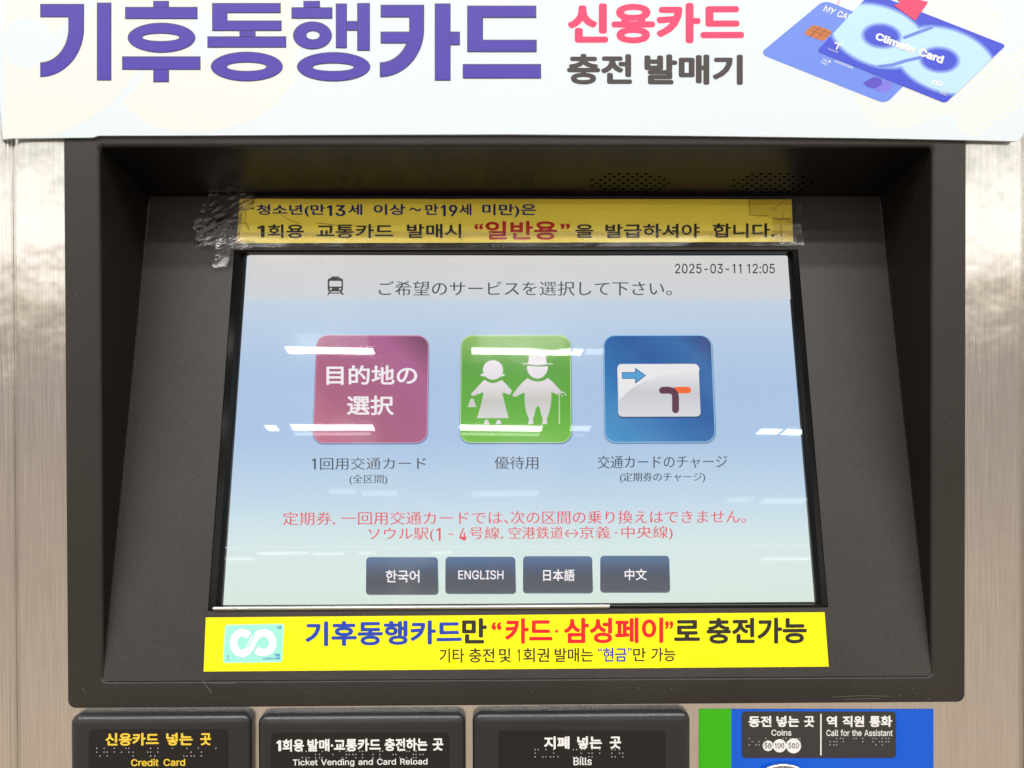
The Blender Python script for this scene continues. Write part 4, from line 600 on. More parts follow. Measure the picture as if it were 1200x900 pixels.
# ------------------------------------------------------------------ label plates below the bezel
def rect_front(x0, y0, x1, y1, h):
    a = P(x0, y0, FRONT, h); b = P(x1, y1, FRONT, h); return a.x, b.z, b.x, a.z
def braille(parent, x0, x1, y0, y1, cells, h, seed, gaps=()):
    rnd = random.Random(seed); vs, fs = [], []
    cw = (x1 - x0) / cells
    for c in range(cells):
        if c in gaps: continue
        for r_ in range(3):
            for k in range(2):
                if rnd.random() > .50: continue
                x = x0 + c * cw + k * cw * .42; y = y0 + (y1 - y0) * r_ / 2
                cpt = P(x, y, FRONT, h); b0 = len(vs); rad = .00042
                for ph, rr_, hh in ((0, rad, 0), (1, rad * .7, rad * .6)):
                    for t in range(8): vs.append(cpt + Vector((math.cos(t * math.pi / 4) * rr_, -hh, math.sin(t * math.pi / 4) * rr_)))
                vs.append(cpt + Vector((0, -rad * .85, 0)))
                fs += [(b0 + t, b0 + (t + 1) % 8, b0 + 8 + (t + 1) % 8, b0 + 8 + t) for t in range(8)] + [(b0 + 8 + t, b0 + 8 + (t + 1) % 8, b0 + 16) for t in range(8)]
    return mesh('braille_dots', vs, fs, dot_m, parent, smooth=True, kind='stuff')
def label_plate(x0, y0, x1, y1, inner, lab):
    ox0, oz0, ox1, oz1 = rect_front(x0, y0, x1, y1, .004)
    prof = [(0, -.0025), (0, .0012)] + [(.0062 * (1 - math.cos(R(a))), .0012 + .0042 * math.sin(R(a))) for a in (8, 16, 25, 34, 43, 52, 61, 70, 80, 90)] + [(.0070, .0054), (.0085, .0054)]
    rs = []
    for ins, hh in prof:
        rs.append([Vector((x, -hh, z)) for x, z in rr(ox0 + ins, oz0 + ins, ox1 - ins, oz1 - ins, max(.0055 - ins * .7, .0008), 6)])
    pl_ = loft4('label_plate', rs, plate_m, TM, cap=True, smooth=True, label=lab)
    ix0, iy0, ix1, iy1 = inner
    slab('label_film', rr(ix0, iy0, ix1, iy1, 5), label_m, pl_, FRONT, .0054, .00562)
    return pl_
HF = .00567
def LT(parent, s, q, m, bold=.03): return text('lettering', s, q, m, parent, FRONT, HF, bold=bold)
p1 = label_plate(81.5, 838.5, 294, 990, (104, 855, 267, 985), 'plate with yellow lettering for credit cards')
LT(p1, [('신용카드', 0, .505), ('넣는', .575, .825), ('곳', .895, 1)], [(123.5, 859), (247.5, 858.5), (247.5, 873.5), (123.5, 874)], yellow_ink, .035)
LT(p1, [('Credit', 0, .51), ('Card', .60, 1)], [(153.5, 889.5), (217, 889), (217, 897.6), (153.5, 898)], yellow_ink, .03)
braille(p1, 113.5, 258, 877, 886, 17, HF, 3, (6, 11, 15))
p2 = label_plate(301.5, 838.5, 545.5, 990, (317.5, 859, 526.5, 985), 'plate with white lettering for ticket vending and card reload')
LT(p2, [('1', 0, .028), ('회용', .035, .165), ('발매·교통카드', .185, .625), ('충전하는', .648, .905), ('곳', .935, 1)], [(324, 866.5), (519.5, 864.5), (519.5, 879.8), (324, 881)], white_ink, .035)
LT(p2, 'Ticket Vending and Card Reload', [(343, 889.8), (501, 888.6), (501, 897.8), (343, 899)], white_ink, .022)
braille(p2, 343, 500, 880.5, 888, 20, HF, 5, (5, 11, 14))
p3 = label_plate(553.5, 836, 809.5, 990, (584, 856.5, 780, 985), 'plate with white lettering for bills')
LT(p3, [('지폐', 0, .33), ('넣는', .43, .75), ('곳', .85, 1)], [(637.5, 863), (728, 862.4), (728, 877.5), (637.5, 878)], white_ink, .035)
LT(p3, 'Bills', [(672, 887.4), (693.5, 896.8)], white_ink, .025)
braille(p3, 627, 735, 878.5, 887, 12, HF, 9, (4, 9))

# chrome ring of the coin / call unit just entering the frame
def torus(name, cx, cy, r_px, wires, m, parent, h, **kw):
    c = P(cx, cy, FRONT, h); r0 = r_px * .0005; vs, fs = [], []; N, K = 72, 10
    for i in range(N):
        a = 2 * math.pi * i / N
        for k in range(K):
            b = 2 * math.pi * k / K; rr_ = r0 + wires * math.cos(b)
            vs.append(c + Vector((rr_ * math.cos(a), -wires * math.sin(b), rr_ * math.sin(a))))
    for i in range(N):
        for k in range(K):
            fs.append((i * K + k, ((i + 1) % N) * K + k, ((i + 1) % N) * K + (k + 1) % K, i * K + (k + 1) % K))
    return mesh(name, vs, fs, m, parent, smooth=True, **kw)
cb = torus('coin_slot_ring', 917.5, 943, 46.5, .0013, chrome, TM, .0006, label='round chrome ring around the coin unit')
slab('inner_disc', ell(917.5, 943, 44.5, 44.5, 60), frame_black, cb, FRONT, -.002, .0004)
torus('inner_ring', 917.5, 943, 40.5, .0007, chrome, cb, .0006)

# ================================================================== HEADER SIGN
HSN = empty('header_sign', (0, 0, .145), 'white illuminated-style header board with large purple Korean lettering across the top', 'sign')
HSN['label'] = 'white header board with large purple Korean lettering above the dark bezel'
edge = [(3, 163.4), (14, 162.2), (60, 161.6), (108, 161.2), (115, 158.9), (200, 158.8), (400, 158), (600, 157.6), (800, 159), (1000, 161.6), (1100, 163.4), (1192, 165.4), (1199, 160), (1203, 150)]
board = edge + [(1206, 80), (1208, -70), (-6, -70), (-4, 20), (-1, 120)]
hb = slab('board', board, mat('sign_face_white', srgb(211, 222, 229), .32, spec=.4, bump=(9, .15, .003)), HSN, FRONT, .0004, .0018, bev=.00035)
HB = .00184
cream = ink('sign_cream', 221, 222, 219, .34)
flat('pattern', [[(3, 0), (3, -60), (140, -60), (96, 0), (64, 43), (58, 34), (48, 25), (36, 21), (24, 21), (12, 27), (5, 38), (4, 52), (8, 68), (16, 76), (28, 79), (42, 77), (56, 68), (76, 50), (100, 20), (116, 0), (160, -60),
     (290, -60), (236, 0), (200, 44), (164, 82), (127, 124), (100, 143), (66, 158), (30, 161), (5, 162)]], cream, HSN, FRONT, HB)
flat('pattern', [[[(143, 121), (165, 140), (185, 150), (215, 155), (255, 153), (300, 140), (325, 122), (345, 95), (350, 55), (345, 0), (330, -50), (300, -60), (286, -50), (248, -10), (190, 62)],
     ell(240, 42, 20, 28, 24)[::-1]]], cream, HSN, FRONT, HB)
# hatched map silhouette at the right
hatch_poly = [(955, 98), (972, 92), (985, 100), (1005, 108), (1000, 118), (1010, 130), (1015, 142), (1030, 150), (1048, 148), (1062, 152), (1082, 142), (1095, 138), (1108, 134), (1112, 128), (1118, 140), (1122, 152), (1135, 158), (1148, 158), (1160, 146), (1172, 140), (1185, 132), (1198, 124), (1199, 50), (1188, 62), (1170, 60), (1165, 45), (1176, 30), (1172, 12), (1150, 6), (1140, -8), (1090, -8), (1080, 60), (1000, 90), (968, 110)]
def hatch(poly, ang, pitch_, wd):
    ca, sa = math.cos(R(ang)), math.sin(R(ang)); out = []
    rot = [(x * ca + y * sa, -x * sa + y * ca) for x, y in poly]
    y = min(p[1] for p in rot)
    while y < max(p[1] for p in rot):
        xs = []
        for i in range(len(rot)):
            (xa, ya), (xb, yb) = rot[i], rot[(i + 1) % len(rot)]
            if (ya <= y) != (yb <= y): xs.append(xa + (xb - xa) * (y - ya) / (yb - ya))
        xs.sort()
        for a, b in zip(xs[::2], xs[1::2]):
            if b - a > 1: out.append([(x_ * ca - y_ * sa, x_ * sa + y_ * ca) for x_, y_ in ((a, y), (b, y), (b, y + wd), (a, y + wd))])
        y += pitch_
    return out
flat('map_hatching', hatch(hatch_poly, -42, 5.5, 2.7), ink('hatch_white', 228, 226, 218, .34), HSN, FRONT, HB, step=0, kind='stuff')
# big purple letters drawn stroke by stroke
def curve_leg(x_out, x_in, x_end, y0, yo, yi):
    """the bent leg of the first consonant"""
    o = [(x_out, y0 + 13)] + [(x_end + (x_out - x_end) * math.cos(R(t)), (y0 + 13) + (yo - y0 - 13) * math.sin(R(t))) for t in range(0, 91, 9)]
    i_ = [(x_end + (x_in - x_end) * math.cos(R(t)), (y0 + 13) + (yi - y0 - 13) * math.sin(R(t))) for t in range(90, -1, -9)]
    return [(x_out, y0), ] + o + i_ + [(x_in, y0)]
def B(x0, y0, x1, y1): return [(x0, y0), (x1, y0), (x1, y1), (x0, y1)]
def letter_shapes(g):
    """strokes grown by g pixels"""
    b = lambda x0, y0, x1, y1: B(x0 - g, y0 - g, x1 + g, y1 + g)
    o = lambda x0, y0, x1, y1, a0, b0, a1, b1: [ell((x0 + x1) / 2, (y0 + y1) / 2, (x1 - x0) / 2 + g, (y1 - y0) / 2 + g, 48), ell((a0 + a1) / 2, (b0 + b1) / 2, (a1 - a0) / 2 - g, (b1 - b0) / 2 - g, 40)[::-1]]
    gi = lambda xo, xi, xe, yt, yo, yi, th, xt: [[(xt - g, yt - g), (xo + g, yt - g)] + [(xe - g + (xo - xe + 2 * g) * math.cos(R(t)), yt + 28 + (yo - yt - 28 + g) * math.sin(R(t))) for t in range(0, 91, 6)] +
          [(xe - g + (xi - xe) * math.cos(R(t)), yt + 28 + (yi - yt - 28 - g) * math.sin(R(t))) for t in range(90, -1, -6)] + [(xi - g, yt + th + g), (xt - g, yt + th + g)]]
    S = []
    S += gi(98, 80.5, 47.5, 5, 90, 73.5, 15, 47.5); S += [b(114, 3.5, 130, 94)]
    S += [b(180, 1.5, 197.5, 9), b(147, 8.5, 231, 22), o(150, 27, 228.5, 61.5, 166.5, 39.2, 210.5, 48.5), b(143.5, 66.5, 234.5, 81.5), b(180, 81, 197.5, 96)]
    S += [b(249, 4, 328.5, 15), b(249, 4, 266, 36), b(249, 24.5, 329.5, 36), b(281, 36, 299, 43), b(243.5, 43, 335, 55.5), o(247.5, 61, 331, 95, 265.5, 73, 312.5, 83.5)]
    S += [b(356, 1.5, 374.5, 9), b(342, 9, 389, 21.5), o(343.8, 25.5, 388.5, 57.5, 358.5, 36, 375, 46.5), b(394, 4.5, 406, 56), b(406, 25, 419, 35.5), b(419, 4, 433, 59), o(348.5, 61.5, 433.5, 95, 366, 74, 415, 83.5)]
    S += gi(496.5, 480, 445.5, 6, 90, 73.5, 14, 446.5); S += [b(446.5, 37.5, 481, 50.5), b(510, 4.5, 527.5, 94), b(527, 37.5, 538.5, 52.5)]
    S += [b(548, 7, 628, 20.5), b(548, 7, 565.5, 60.5), b(548, 47, 628.5, 60.5), b(542.8, 75.5, 633.5, 91.5)]
    return S
flat('lettering', letter_shapes(.55), ink('sign_outline_grey', 84, 80, 100), HSN, FRONT, HB + .00006, step=4e-6)
pm = ink('sign_purple', 72, 57, 162)
flat('lettering', letter_shapes(-.45), pm, HSN, FRONT, HB + .00026, step=4e-6)
text('lettering', '신용카드', [(665, 4), (872, 3), (872, 50.5), (665, 51)], ink('sign_pink', 250, 62, 104), HSN, FRONT, HB + .00003, bold=.042)
text('lettering', [('충전', 0, .37), ('발매기', .44, 1)], [(664.5, 63), (870.5, 64), (870.5, 99.5), (664.5, 99)], ink('sign_dark_grey', 66, 60, 60), HSN, FRONT, HB + .00003, bold=.040)
# printed bank cards
H1 = HB + .00005
c1 = [(966, 0), (1104, 55), (1038, 122), (890, 63)]
flat('printed_card', [rrq(c1, 8)], ink('card_light_blue', 104, 134, 222), HSN, FRONT, H1, label='light blue bank card print')
text('lettering', 'MY CARD', [(968, 6.5), (1006, 20), (1002, 27), (964, 13)], white_ink, HSN, FRONT, H1 + 4e-5, bold=.03)
flat('printed_chip', [rrq([(953, 28.5), (976.5, 37), (965, 48.5), (941, 39.5)], 3.5)], ink('chip_orange', 190, 112, 62), HSN, FRONT, H1 + 4e-5)
ln = ink('chip_line', 120, 66, 40)
flat('printed_chip', [stroke(p, .5, False) for p in ([(947, 34), (970.5, 43)], [(955, 38), (950, 42.5)], [(961, 31.5), (948, 43)], [(968, 34), (956, 46)], [(950, 31), (974, 39.5)])], ln, HSN, FRONT, H1 + 9e-5, step=2e-6)
flat('printed_hexagon', [[(1024, 90), (1033, 92), (1034, 99), (1025, 104), (1016, 102), (1011, 97)]], ink('hex_violet', 86, 74, 190), HSN, FRONT, H1 + 4e-5)
flat('printed_hexagon', [[(1036, 94), (1045, 96), (1044, 104), (1037, 108), (1025, 106), (1033, 100)]], ink('hex_pale', 122, 112, 214), HSN, FRONT, H1 + 8e-5)
text('lettering', 'VALID', [(964.5, 68), (974, 71), (973, 74), (963, 71)], white_ink, HSN, FRONT, H1 + 4e-5)
text('lettering', 'THRU', [(962, 71.5), (970, 74.5), (969, 77), (961, 74)], white_ink, HSN, FRONT, H1 + 4e-5)
text('lettering', 'MONTH/YEAR', [(979, 70), (1000, 78), (999, 81), (978, 73)], white_ink, HSN, FRONT, H1 + 4e-5)
H2 = HB + .00018
c2 = [(1021, -9), (1179, 53), (1108, 121), (957, 60)]
c2f = rrq(c2, 4)
flat('printed_card', [c2f], ink('card_royal_blue', 62, 76, 202), HSN, FRONT, H2, label='dark blue climate card print')
def inside(p, poly):
    c = False
    for i in range(len(poly)):
        (x1, y1), (x2, y2) = poly[i], poly[(i + 1) % len(poly)]
        if (y1 > p[1]) != (y2 > p[1]) and p[0] < (x2 - x1) * (p[1] - y1) / (y2 - y1) + x1: c = not c
    return c
def clip_poly(sub, clip):
    """Sutherland-Hodgman against a convex outline"""
    area = sum(clip[i][0] * clip[(i + 1) % len(clip)][1] - clip[(i + 1) % len(clip)][0] * clip[i][1] for i in range(len(clip)))
    s = 1 if area > 0 else -1; out = sub
    for i in range(len(clip)):
        a, b = clip[i], clip[(i + 1) % len(clip)]; inp, out = out, []
        f = lambda p: s * ((b[0] - a[0]) * (p[1] - a[1]) - (b[1] - a[1]) * (p[0] - a[0]))
        for k in range(len(inp)):
            p, q = inp[k - 1], inp[k]; fp, fq = f(p), f(q)
            if (fp >= 0) != (fq >= 0): t = fp / (fp - fq); out.append((p[0] + (q[0] - p[0]) * t, p[1] + (q[1] - p[1]) * t))
            if fq >= 0: out.append(q)
        if not out: return []
    return out
def tell(cx, cy, rx, ry, tilt=18, n=44):
    c_, s_ = math.cos(R(tilt)), math.sin(R(tilt))
    return [(cx + x * c_ - y * s_, cy + x * s_ + y * c_) for x, y in ell(0, 0, rx, ry, n)]
def lerp(a, b, t): return tuple(x + (y - x) * t for x, y in zip(a, b))
dkb, ltb = (62, 76, 202), (178, 214, 240)
hh = H2 + 4e-5; cnt = 0
NS = 7
for k in range(NS + 1):
    t = (k + 1) / (NS + 1); gcol = ink('glow_%d' % k, *lerp(dkb, ltb, t)); g_ = (1 - t) * 7
    for cx, cy, rx, ry in ((1029, 42, 58, 35), (1108, 71, 61, 37)):
        s_ = clip_poly(tell(cx, cy, rx + g_ - 3, ry + g_ * .8 - 2), c2f)
        if s_: flat('infinity_print', [s_], gcol, HSN, FRONT, hh + (0 if cx < 1060 else 4e-6))
    hh += 1.2e-5
for k in range(NS + 1):
    t = 1 - (k + 1) / (NS + 1); gcol = ink('glow_b%d' % k, *lerp(dkb, ltb, t)); g_ = t * 7
    flat('infinity_print', [tell(1033, 42, 18.5 + g_, 11 + g_ * .8, 5), tell(1101, 70, 19 + g_, 11.5 + g_ * .8, 5), *([stroke([(1060, 44), (1076, 38), (1092, 32)], 1.5 + g_ * .5), stroke([(1030, 78), (1046, 76), (1062, 71), (1080, 67)], 1.5 + g_ * .5)] if k < 5 else [])], gcol, HSN, FRONT, hh, step=3e-6)
    hh += 1.2e-5
hh += 3e-5
text('lettering', 'Climate Card', [(1028, 37.5), (1107, 65.5), (1104, 75), (1025, 46)], white_ink, HSN, FRONT, hh, bold=.07)
flat('lettering', [stroke([(978, 50), (988, 53.5)], 1.6, False), stroke([(983, 52), (980, 58)], 1.6, False)], white_ink, HSN, FRONT, hh)
text('lettering', 'Tmoney', [(970, 56), (983, 60), (982, 62.5), (969, 58.5)], white_ink, HSN, FRONT, hh)
flat('lettering', [[tell(1095.5, 97, 4, 2.8, 18, 20), tell(1095.5, 97, 2.4, 1.5, 18, 16)[::-1]], [tell(1101, 98, 4, 2.8, 18, 20), tell(1101, 98, 2.4, 1.5, 18, 16)[::-1]]], white_ink, HSN, FRONT, hh, step=8e-6)
text('lettering', '기후동행', [(1107, 100), (1115, 103), (1113, 107), (1105, 104)], white_ink, HSN, FRONT, hh)
text('lettering', '카드', [(1102, 106), (1111, 109), (1109, 113), (1100, 110)], white_ink, HSN, FRONT, hh)
flat('printed_arrow', [[(1047.5, 6), (1055, 4), (1051, -4), (1068, -14), (1078, 0), (1088, 2), (1072.5, 24)]], ink('arrow_pink', 248, 66, 106), HSN, FRONT, hh)
flat('printed_arrow', [stroke([(981, 6), (984, 0), (988, -8)], .6, False)], ink('arrow_pink', 248, 66, 106), HSN, FRONT, hh)

# ================================================================== YELLOW NOTICE ABOVE THE SCREEN
def wav(x, y): return .00035 * noise.noise(Vector((x * .02, y * .05, 1))) + .00014 * noise.noise(Vector((x * .09, y * .12, 5)))
def grid_sheet(name, q, nu, nv, m, parent, pl, h, disp, edge_jit=0, thick=0, **kw):
    vs, fs = [], []
    for j in range(nv + 1):
        for i in range(nu + 1):
            x, y = quad_map(q, [(i / nu, j / nv)])[0]
            if edge_jit and (i in (0, nu) or j in (0, nv)):
                x += random.uniform(-1, 1) * edge_jit; y += random.uniform(-1, 1) * edge_jit
            vs.append(P(x, y, pl, h) + pl.n * disp(x, y))
    for j in range(nv):
        for i in range(nu): a = j * (nu + 1) + i; fs.append((a, a + 1, a + nu + 2, a + nu + 1))
    return mesh(name, vs, fs, m, parent, smooth=True, **kw)
NT = empty('yellow_notice', tuple(P(600, 260, PANEL, .002)), 'yellow taped paper strip with blue, black and red Korean writing above the touchscreen', 'notice')
ypaper = mat('yellow_paper', (0.95, 0.79, 0.08, 1), .34, spec=.5, vary=.04)
HN = .0040
QN = [(281, 233), (927.7, 233.5), (929.5, 283.5), (277.2, 285)]
grid_sheet('paper', QN, 90, 10, ypaper, NT, PANEL, HN, wav)
N_ = lambda s, q, m, **k: text('lettering', s, q, m, NT, PANEL, HN + .00022, disp=wav, **k)
blue_i = ink('notice_blue', 16, 30, 104); blk = ink('notice_black', 16, 16, 16); red_i = ink('notice_red', 190, 14, 22)
N_([('청소년(만', 0, .245), ('13', .252, .318), ('세', .328, .378), ('이상', .419, .532), ('～', .546, .589), ('만', .603, .650), ('19', .660, .718), ('세', .724, .768), ('미만)은', .807, 1)], [(300.5, 239.5), (628.5, 238.8), (628.5, 254.5), (300.5, 253.5)], blue_i, bold=.020)
N_([('1', 0.005, .04), ('회용', .055, .232), ('교통카드', .292, .668), ('발매시', .735, 1)], [(300.5, 263), (540.5, 262.5), (540.5, 279), (300.5, 279)], blk, bold=.020)
N_([('“', 0, .09), ('일반용', .115, .865), ('”', .90, 1)], [(556, 259), (668, 259), (668, 281), (556, 281)], red_i, bold=.026)
N_([('을', 0, .092), ('발급하셔야', .152, .625), ('합니다.', .690, 1)], [(674, 262.5), (907.5, 261.5), (907.5, 278.5), (674, 279)], blk, bold=.020)

hair = mat('crease_brown', (.16, .11, .02, 1), .5)
flat('crease', [stroke(p, .45, False) for p in ([(283, 243), (288, 246), (294, 245)], [(279, 260), (290, 262), (292, 268)], [(288, 246), (287, 262), (293, 271)], [(280, 238), (281, 250)], [(330, 252), (340, 258), (352, 262)],
     [(878, 233), (879, 252), (900, 253)], [(918, 236), (906, 246), (902, 246)], [(917, 248), (918, 256), (911, 259)], [(905, 256), (927, 256)], [(921, 256), (928, 264)], [(915, 262), (916, 283)], [(370, 261), (395, 264), (440, 266)], [(540, 282), (545, 276)])], hair, NT, PANEL, HN + .00030, disp=wav, kind='stuff')
# clear tape
def tape_material(name, haze, bump, refl, rgh):
    m = bpy.data.materials.new(name); m.use_nodes = True; n = m.node_tree.nodes; l = m.node_tree.links; n.clear()
    out = n.new('ShaderNodeOutputMaterial'); fre = n.new('ShaderNodeFresnel'); fre.inputs[0].default_value = 1.5
    tr = n.new('ShaderNodeBsdfTransparent'); tr.inputs[0].default_value = (.90, .88, .86, 1)
    gl = n.new('ShaderNodeBsdfGlossy'); gl.inputs['Roughness'].default_value = rgh
    df = n.new('ShaderNodeBsdfDiffuse'); df.inputs[0].default_value = (.12, .10, .085, 1)
    t = n.new('ShaderNodeTexCoord'); nz = n.new('ShaderNodeTexNoise'); nz.inputs['Scale'].default_value = 70; nz.inputs['Detail'].default_value = 3; nz.inputs['Distortion'].default_value = 1.5
    l.new(t.outputs['Object'], nz.inputs['Vector'])
    bp = n.new('ShaderNodeBump'); bp.inputs['Strength'].default_value = .5; bp.inputs['Distance'].default_value = bump
    l.new(nz.outputs['Fac'], bp.inputs['Height']); l.new(bp.outputs[0], gl.inputs['Normal']); l.new(bp.outputs[0], fre.inputs['Normal'])
    a = n.new('ShaderNodeMixShader'); a.inputs[0].default_value = haze; l.new(tr.outputs[0], a.inputs[1]); l.new(df.outputs[0], a.inputs[2])
    k = n.new('ShaderNodeMath'); k.operation = 'MULTIPLY_ADD'; k.inputs[1].default_value = refl; k.inputs[2].default_value = 0; l.new(fre.outputs[0], k.inputs[0])
    b = n.new('ShaderNodeMixShader'); l.new(k.outputs[0], b.inputs[0]); l.new(a.outputs[0], b.inputs[1]); l.new(gl.outputs[0], b.inputs[2])
    l.new(b.outputs[0], out.inputs['Surface']); return m
tape = tape_material('crumpled_tape', .14, .0001, 1.1, .20)
tape2 = tape_material('flat_tape', .005, .00006, 0.7, .20)
def crumple(amp, f, s):
    def fn(x, y):
        v = Vector(((x * .5 + y * .9) * f * 1.5, (y * .5 - x * .9) * f * .35, s)); r_ = abs(noise.noise(v)) + .4 * abs(noise.noise(v * 2.1 + Vector((0, 0, 4)))) + .5 * noise.noise(Vector((x * f * .4, y * f * .4, s)))
        return amp * r_ + wav(x, y)
    return fn
TP = empty('clear_tape', tuple(P(250, 265, PANEL, .002)), 'crumpled clear tape bunched at the left end of the yellow notice', 'tape', 'clear tape holding the yellow notice')
HT = HN + .0006
grid_sheet('tape_strip', [(246, 228), (300, 227), (298, 246), (234, 250)], 26, 12, tape, TP, PANEL, HT, crumple(.0016, .12, 1), .9)
grid_sheet('tape_strip', [(240, 240), (286, 236), (284, 262), (222, 268)], 26, 14, tape, TP, PANEL, HT - .0006, crumple(.0018, .12, 4), 1.6)
grid_sheet('tape_strip', [(226, 262), (284, 256), (282, 284), (232, 290)], 26, 14, tape, TP, PANEL, HT - .0010, crumple(.0018, .11, 7), 1.8)
grid_sheet('tape_strip', [(256, 276), (276, 274), (266, 314), (249, 313)], 10, 20, tape, TP, PANEL, HT - .0014, crumple(.0018, .13, 9), .8)
grid_sheet('tape_strip', [(272, 282), (300, 283), (298, 292), (272, 293)], 14, 6, tape, TP, PANEL, HT, crumple(.0016, .15, 2), .6)
TL = empty('clear_tape', tuple(P(600, 232, PANEL, .002)), 'long clear tape strip covering the upper edge of the yellow notice', 'tape', 'clear tape holding the yellow notice')
grid_sheet('tape_strip', [(284, 228.5), (934, 229.5), (934, 240), (284, 239)], 130, 4, tape2, TL, PANEL, HT + .0002, crumple(.0005, .04, 3), .25)
TBt = empty('clear_tape', tuple(P(600, 285, PANEL, .002)), 'long clear tape strip along the lower edge of the yellow notice', 'tape', 'clear tape holding the yellow notice')
grid_sheet('tape_strip', [(276, 272), (932, 270), (933, 288.5), (276, 290)], 130, 6, tape2, TBt, PANEL, HT, crumple(.0005, .04, 6), .3)
TR_ = empty('clear_tape', tuple(P(920, 260, PANEL, .002)), 'wrinkled clear tape patch over the right end of the yellow notice', 'tape', 'clear tape holding the yellow notice')
grid_sheet('tape_strip', [(876, 229), (941, 234), (938, 262), (878, 252)], 20, 10, tape2, TR_, PANEL, HT + .0006, crumple(.0009, .08, 8), .8)
grid_sheet('tape_strip', [(906, 256), (939, 258), (942, 287), (905, 286)], 14, 12, tape2, TR_, PANEL, HT + .0003, crumple(.0012, .1, 12), .8)

# ================================================================== YELLOW STICKER BELOW THE SCREEN
ST = empty('yellow_sticker', tuple(P(605, 752, PANEL)), 'bright yellow sticker with card picture and large Korean writing below the screen', 'sticker')
QS = [(241.2, 723.6), (966.3, 717.4), (971.2, 781.2), (238.6, 787)]
flat('paper', [QS], mat('bright_yellow_vinyl', (0.86, 0.80, 0.0, 1), .30, spec=.45, bump=(30, .25, .0015)), ST, PANEL, .00025)
HY = .00031
bl2 = ink('sticker_blue', 30, 62, 168); rd2 = ink('sticker_red', 236, 26, 36); bk2 = ink('sticker_black', 40, 38, 34); 
S_ = lambda s, q, m, **k: text('lettering', s, q, m, ST, PANEL, HY, **k)
S_('기후동행카드', [(358, 728.2), (541, 726.6), (541, 754.6), (358, 757.6)], bl2, bold=.032)
S_('만', [(541.5, 724.5), (570.5, 724.3), (570.5, 754), (541.5, 754.2)], bk2, bold=.032)
S_([('“', 0, .055), ('카드', .075, .335), ('삼성페이', .398, .945), ('”', .955, 1)], [(576, 724.6), (789, 723.4), (789, 753.4), (576, 754.6)], rd2, bold=.032)
S_([('로', 0, .195), ('충전가능', .245, 1)], [(790, 724.6), (945.5, 723.4), (945.5, 754), (790, 754.6)], bk2, bold=.032)
flat('lettering', [ell(652.3, 739.8, 1.9, 1.9, 12)], rd2, ST, PANEL, HY)
S_([('기타', 0, .161), ('충전', .192, .358), ('및', .388, .464), ('1', .508, .523), ('회권', .545, .715), ('발매는', .75, 1)], [(515, 760), (695, 759.2), (695, 775.6), (515, 776.6)], bk2, bold=.010)
S_('현금', [(706.5, 759.2), (734.5, 759), (734.5, 775.2), (706.5, 775.4)], bl2, bold=.014)
S_('“', [(700.8, 759), (705.2, 763.5)], bl2, bold=.01)
S_('”', [(735.8, 759), (740.2, 763.5)], bl2, bold=.01)
S_([('만', 0, .30), ('가능', .43, 1)], [(742, 759), (791.5, 758.6), (791.5, 775), (742, 775.2)], bk2, bold=.010)
cp = [(264, 732.2), (333, 731), (330.6, 776), (261.2, 777)]
flat('printed_card', [rrq(cp, 2.5)], ink('mint_edge', 196, 236, 224), ST, PANEL, HY)
flat('printed_card', [rrq([(264.6, 732.8), (332.4, 731.6), (330, 775.4), (261.8, 776.4)], 2.2)], ink('mint', 150, 222, 206), ST, PANEL, HY + 4e-5, label='mint green card print with white infinity band')
def Zc(p): return [(240 + x / 10, 715 + y / 10) for x, y in p]
wi = ink('card_band_white', 240, 238, 240)
band = stroke([(520, 300), (480, 272), (430, 262), (380, 282), (345, 330), (335, 390), (350, 450), (395, 500), (450, 510), (500, 480), (540, 420), (575, 340), (630, 280), (700, 262), (760, 290), (795, 350), (795, 420), (760, 475), (700, 500), (640, 490), (598, 462)], 88, False)
flat('infinity_print', [Zc(band)], wi, ST, PANEL, HY + 8e-5)
flat('infinity_print', [Zc([(576, 258), (560, 300), (520, 400), (480, 440), (492, 450), (530, 410), (572, 320), (590, 262)]), Zc([(606, 440), (590, 480), (560, 520), (575, 512), (604, 470)])], ink('mint', 150, 222, 206), ST, PANEL, HY + 1.2e-4)
mb = ink('card_print_blue', 26, 96, 186)
text('lettering', '기후', [(324.3, 733.6), (329.8, 737.4)], mb, ST, PANEL, HY + 9e-5, bold=.03)
flat('lettering', [[Zc(ell(835, 527, 16, 17, 16)), Zc(ell(835, 527, 8, 9, 12))[::-1]], [Zc(ell(866, 527, 16, 17, 16)), Zc(ell(866, 527, 8, 9, 12))[::-1]]], mb, ST, PANEL, HY + 9e-5)
text('lettering', 'CLIMATE CARD', [(308, 770.6), (328, 770.2), (328, 772.8), (308, 773.2)], mb, ST, PANEL, HY + 9e-5, bold=.02)
text('lettering', 'T', [(265.8, 768.3), (269, 771.8)], mb, ST, PANEL, HY + 9e-5)
text('lettering', 'money', [(264.5, 772.6), (270, 774)], mb, ST, PANEL, HY + 9e-5)

# ================================================================== BLUE / GREEN COIN STICKER
CS = empty('coin_sticker', tuple(P(956, 900, FRONT)), 'blue sticker with green left stripe and dark label for coins and assistant call', 'sticker')
hc = -SY + .0003
flat('green_field', [B(819, 831, 857, 1000)], mat('green_vinyl', (0.04, 0.42, 0.005, 1), .4, spec=.35), CS, FRONT, hc)
flat('blue_field', [B(857, 831, 1094, 1000)], mat('blue_vinyl', (0.004, 0.10, 0.62, 1), .4, spec=.35), CS, FRONT, hc)
slab('label_film', rr(869.6, 834, 1050, 888, 4), mat('coin_label_grey', (.035, .033, .031, 1), .4), CS, FRONT, hc + .00002, hc + .0004)
hl = hc + .00046
K_ = lambda s, q, m=white_ink, **k: text('lettering', s, q, m, CS, FRONT, hl, **k)
flat('divider_line', [B(961.2, 836.5, 962.8, 885)], white_ink, CS, FRONT, hl)
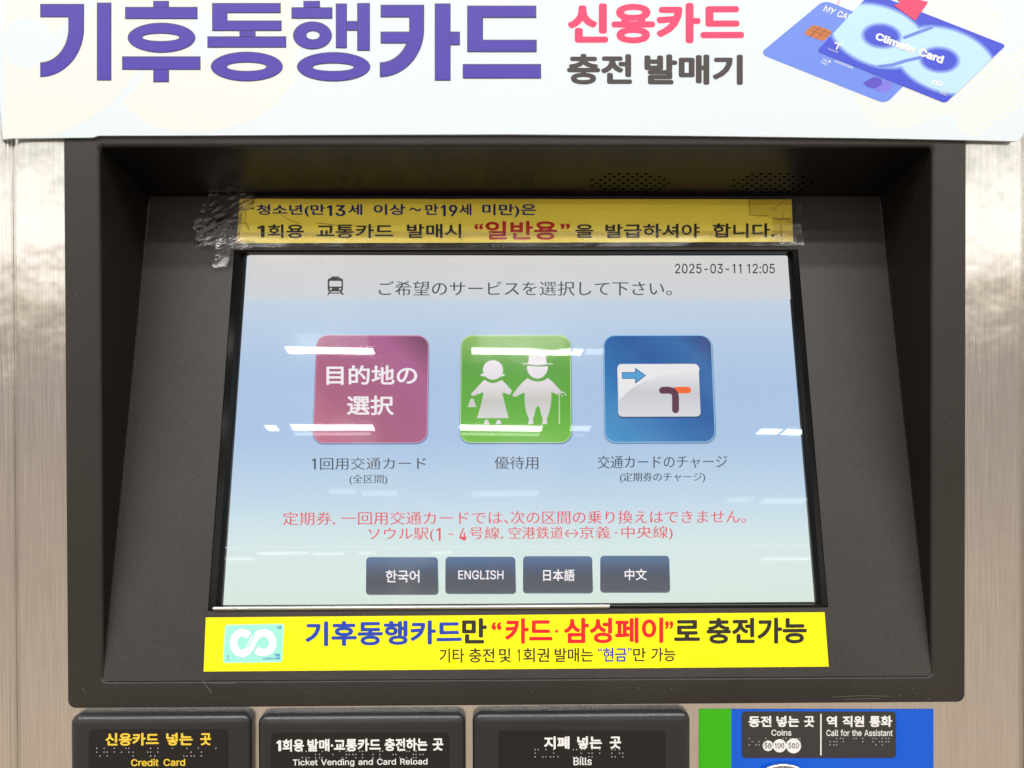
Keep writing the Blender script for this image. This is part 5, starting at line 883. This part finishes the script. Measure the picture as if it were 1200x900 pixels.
K_([('동전', 0, .35), ('넣는', .425, .77), ('곳', .84, 1)], [(877, 839), (954.5, 838.6), (954.5, 852), (877, 852)], bold=.035)
K_('Coins', [(904, 855), (927.5, 862.2)], bold=.022)
K_([('역', 0, .16), ('직원', .245, .575), ('통화', .655, 1)], [(968.5, 839), (1045.5, 838.6), (1045.5, 852), (968.5, 852)], bold=.035)
K_('Call for the Assistant', [(968.5, 855), (1046, 862.6)], bold=.018)
for i, (cx, r_, s) in enumerate(((900, 6.2, '50'), (913.6, 7.8, '100'), (930, 8.8, '500'))):
    flat('coin_mark', [ell(cx, 874, r_, r_ , 28)], white_ink, CS, FRONT, hl + i * 4e-5)
    hw = (3.9, 5.4, 6.0)[i]
    text('lettering', s, [(cx - hw, 870.8), (cx + hw, 877)], bk2, CS, FRONT, hl + 1.6e-4, bold=.01)
_TM, TM = TM, CS
braille(CS, 878, 950, 865.5, 873, 9, hl, 21, (4,)); braille(CS, 969.5, 1046, 865.5, 873, 10, hl, 23, (3, 6))
TM = _TM

# ------------------------------------------------------------------ wear: scratches and specks on the plastic
def scratch(pts, wd, h, pl, par, m): flat('scratch', [stroke(pts, wd, False)], m, par, pl, h)
scm = mat('scratch_grey', (.16, .145, .13, 1), .6)
for pts, wd in (([(237, 797), (243, 805), (248, 812)], .7), ([(245, 800.5), (276, 800.8)], .4), ([(975, 817), (1010, 815), (1042, 816)], .4), ([(990, 819.5), (1030, 818.5)], .35), ([(96, 806), (100, 812)], .4)):
    scratch(pts, wd, .00006, FRONT, bez, scm)
sp = [ell(random.uniform(*a), random.uniform(*b), r_, r_, 8) for a, b, r_ in [((84, 1120), (800, 824), random.uniform(.35, .7)) for _ in range(16)] + [((80, 110), (200, 800), .4) for _ in range(9)] + [((1098, 1128), (200, 800), .4) for _ in range(9)]]
flat('dust_specks', sp, scm, bez, FRONT, .00006, step=0, kind='stuff')
sp = [ell(random.uniform(*a), random.uniform(*b), .4, .4, 8) for a, b in [((190, 238), (330, 700)) for _ in range(8)] + [((972, 1040), (340, 770)) for _ in range(9)] + [((240, 1000), (789, 793)) for _ in range(5)]]
flat('dust_specks', sp, scm, sur, PANEL, .00006, step=0, kind='stuff')
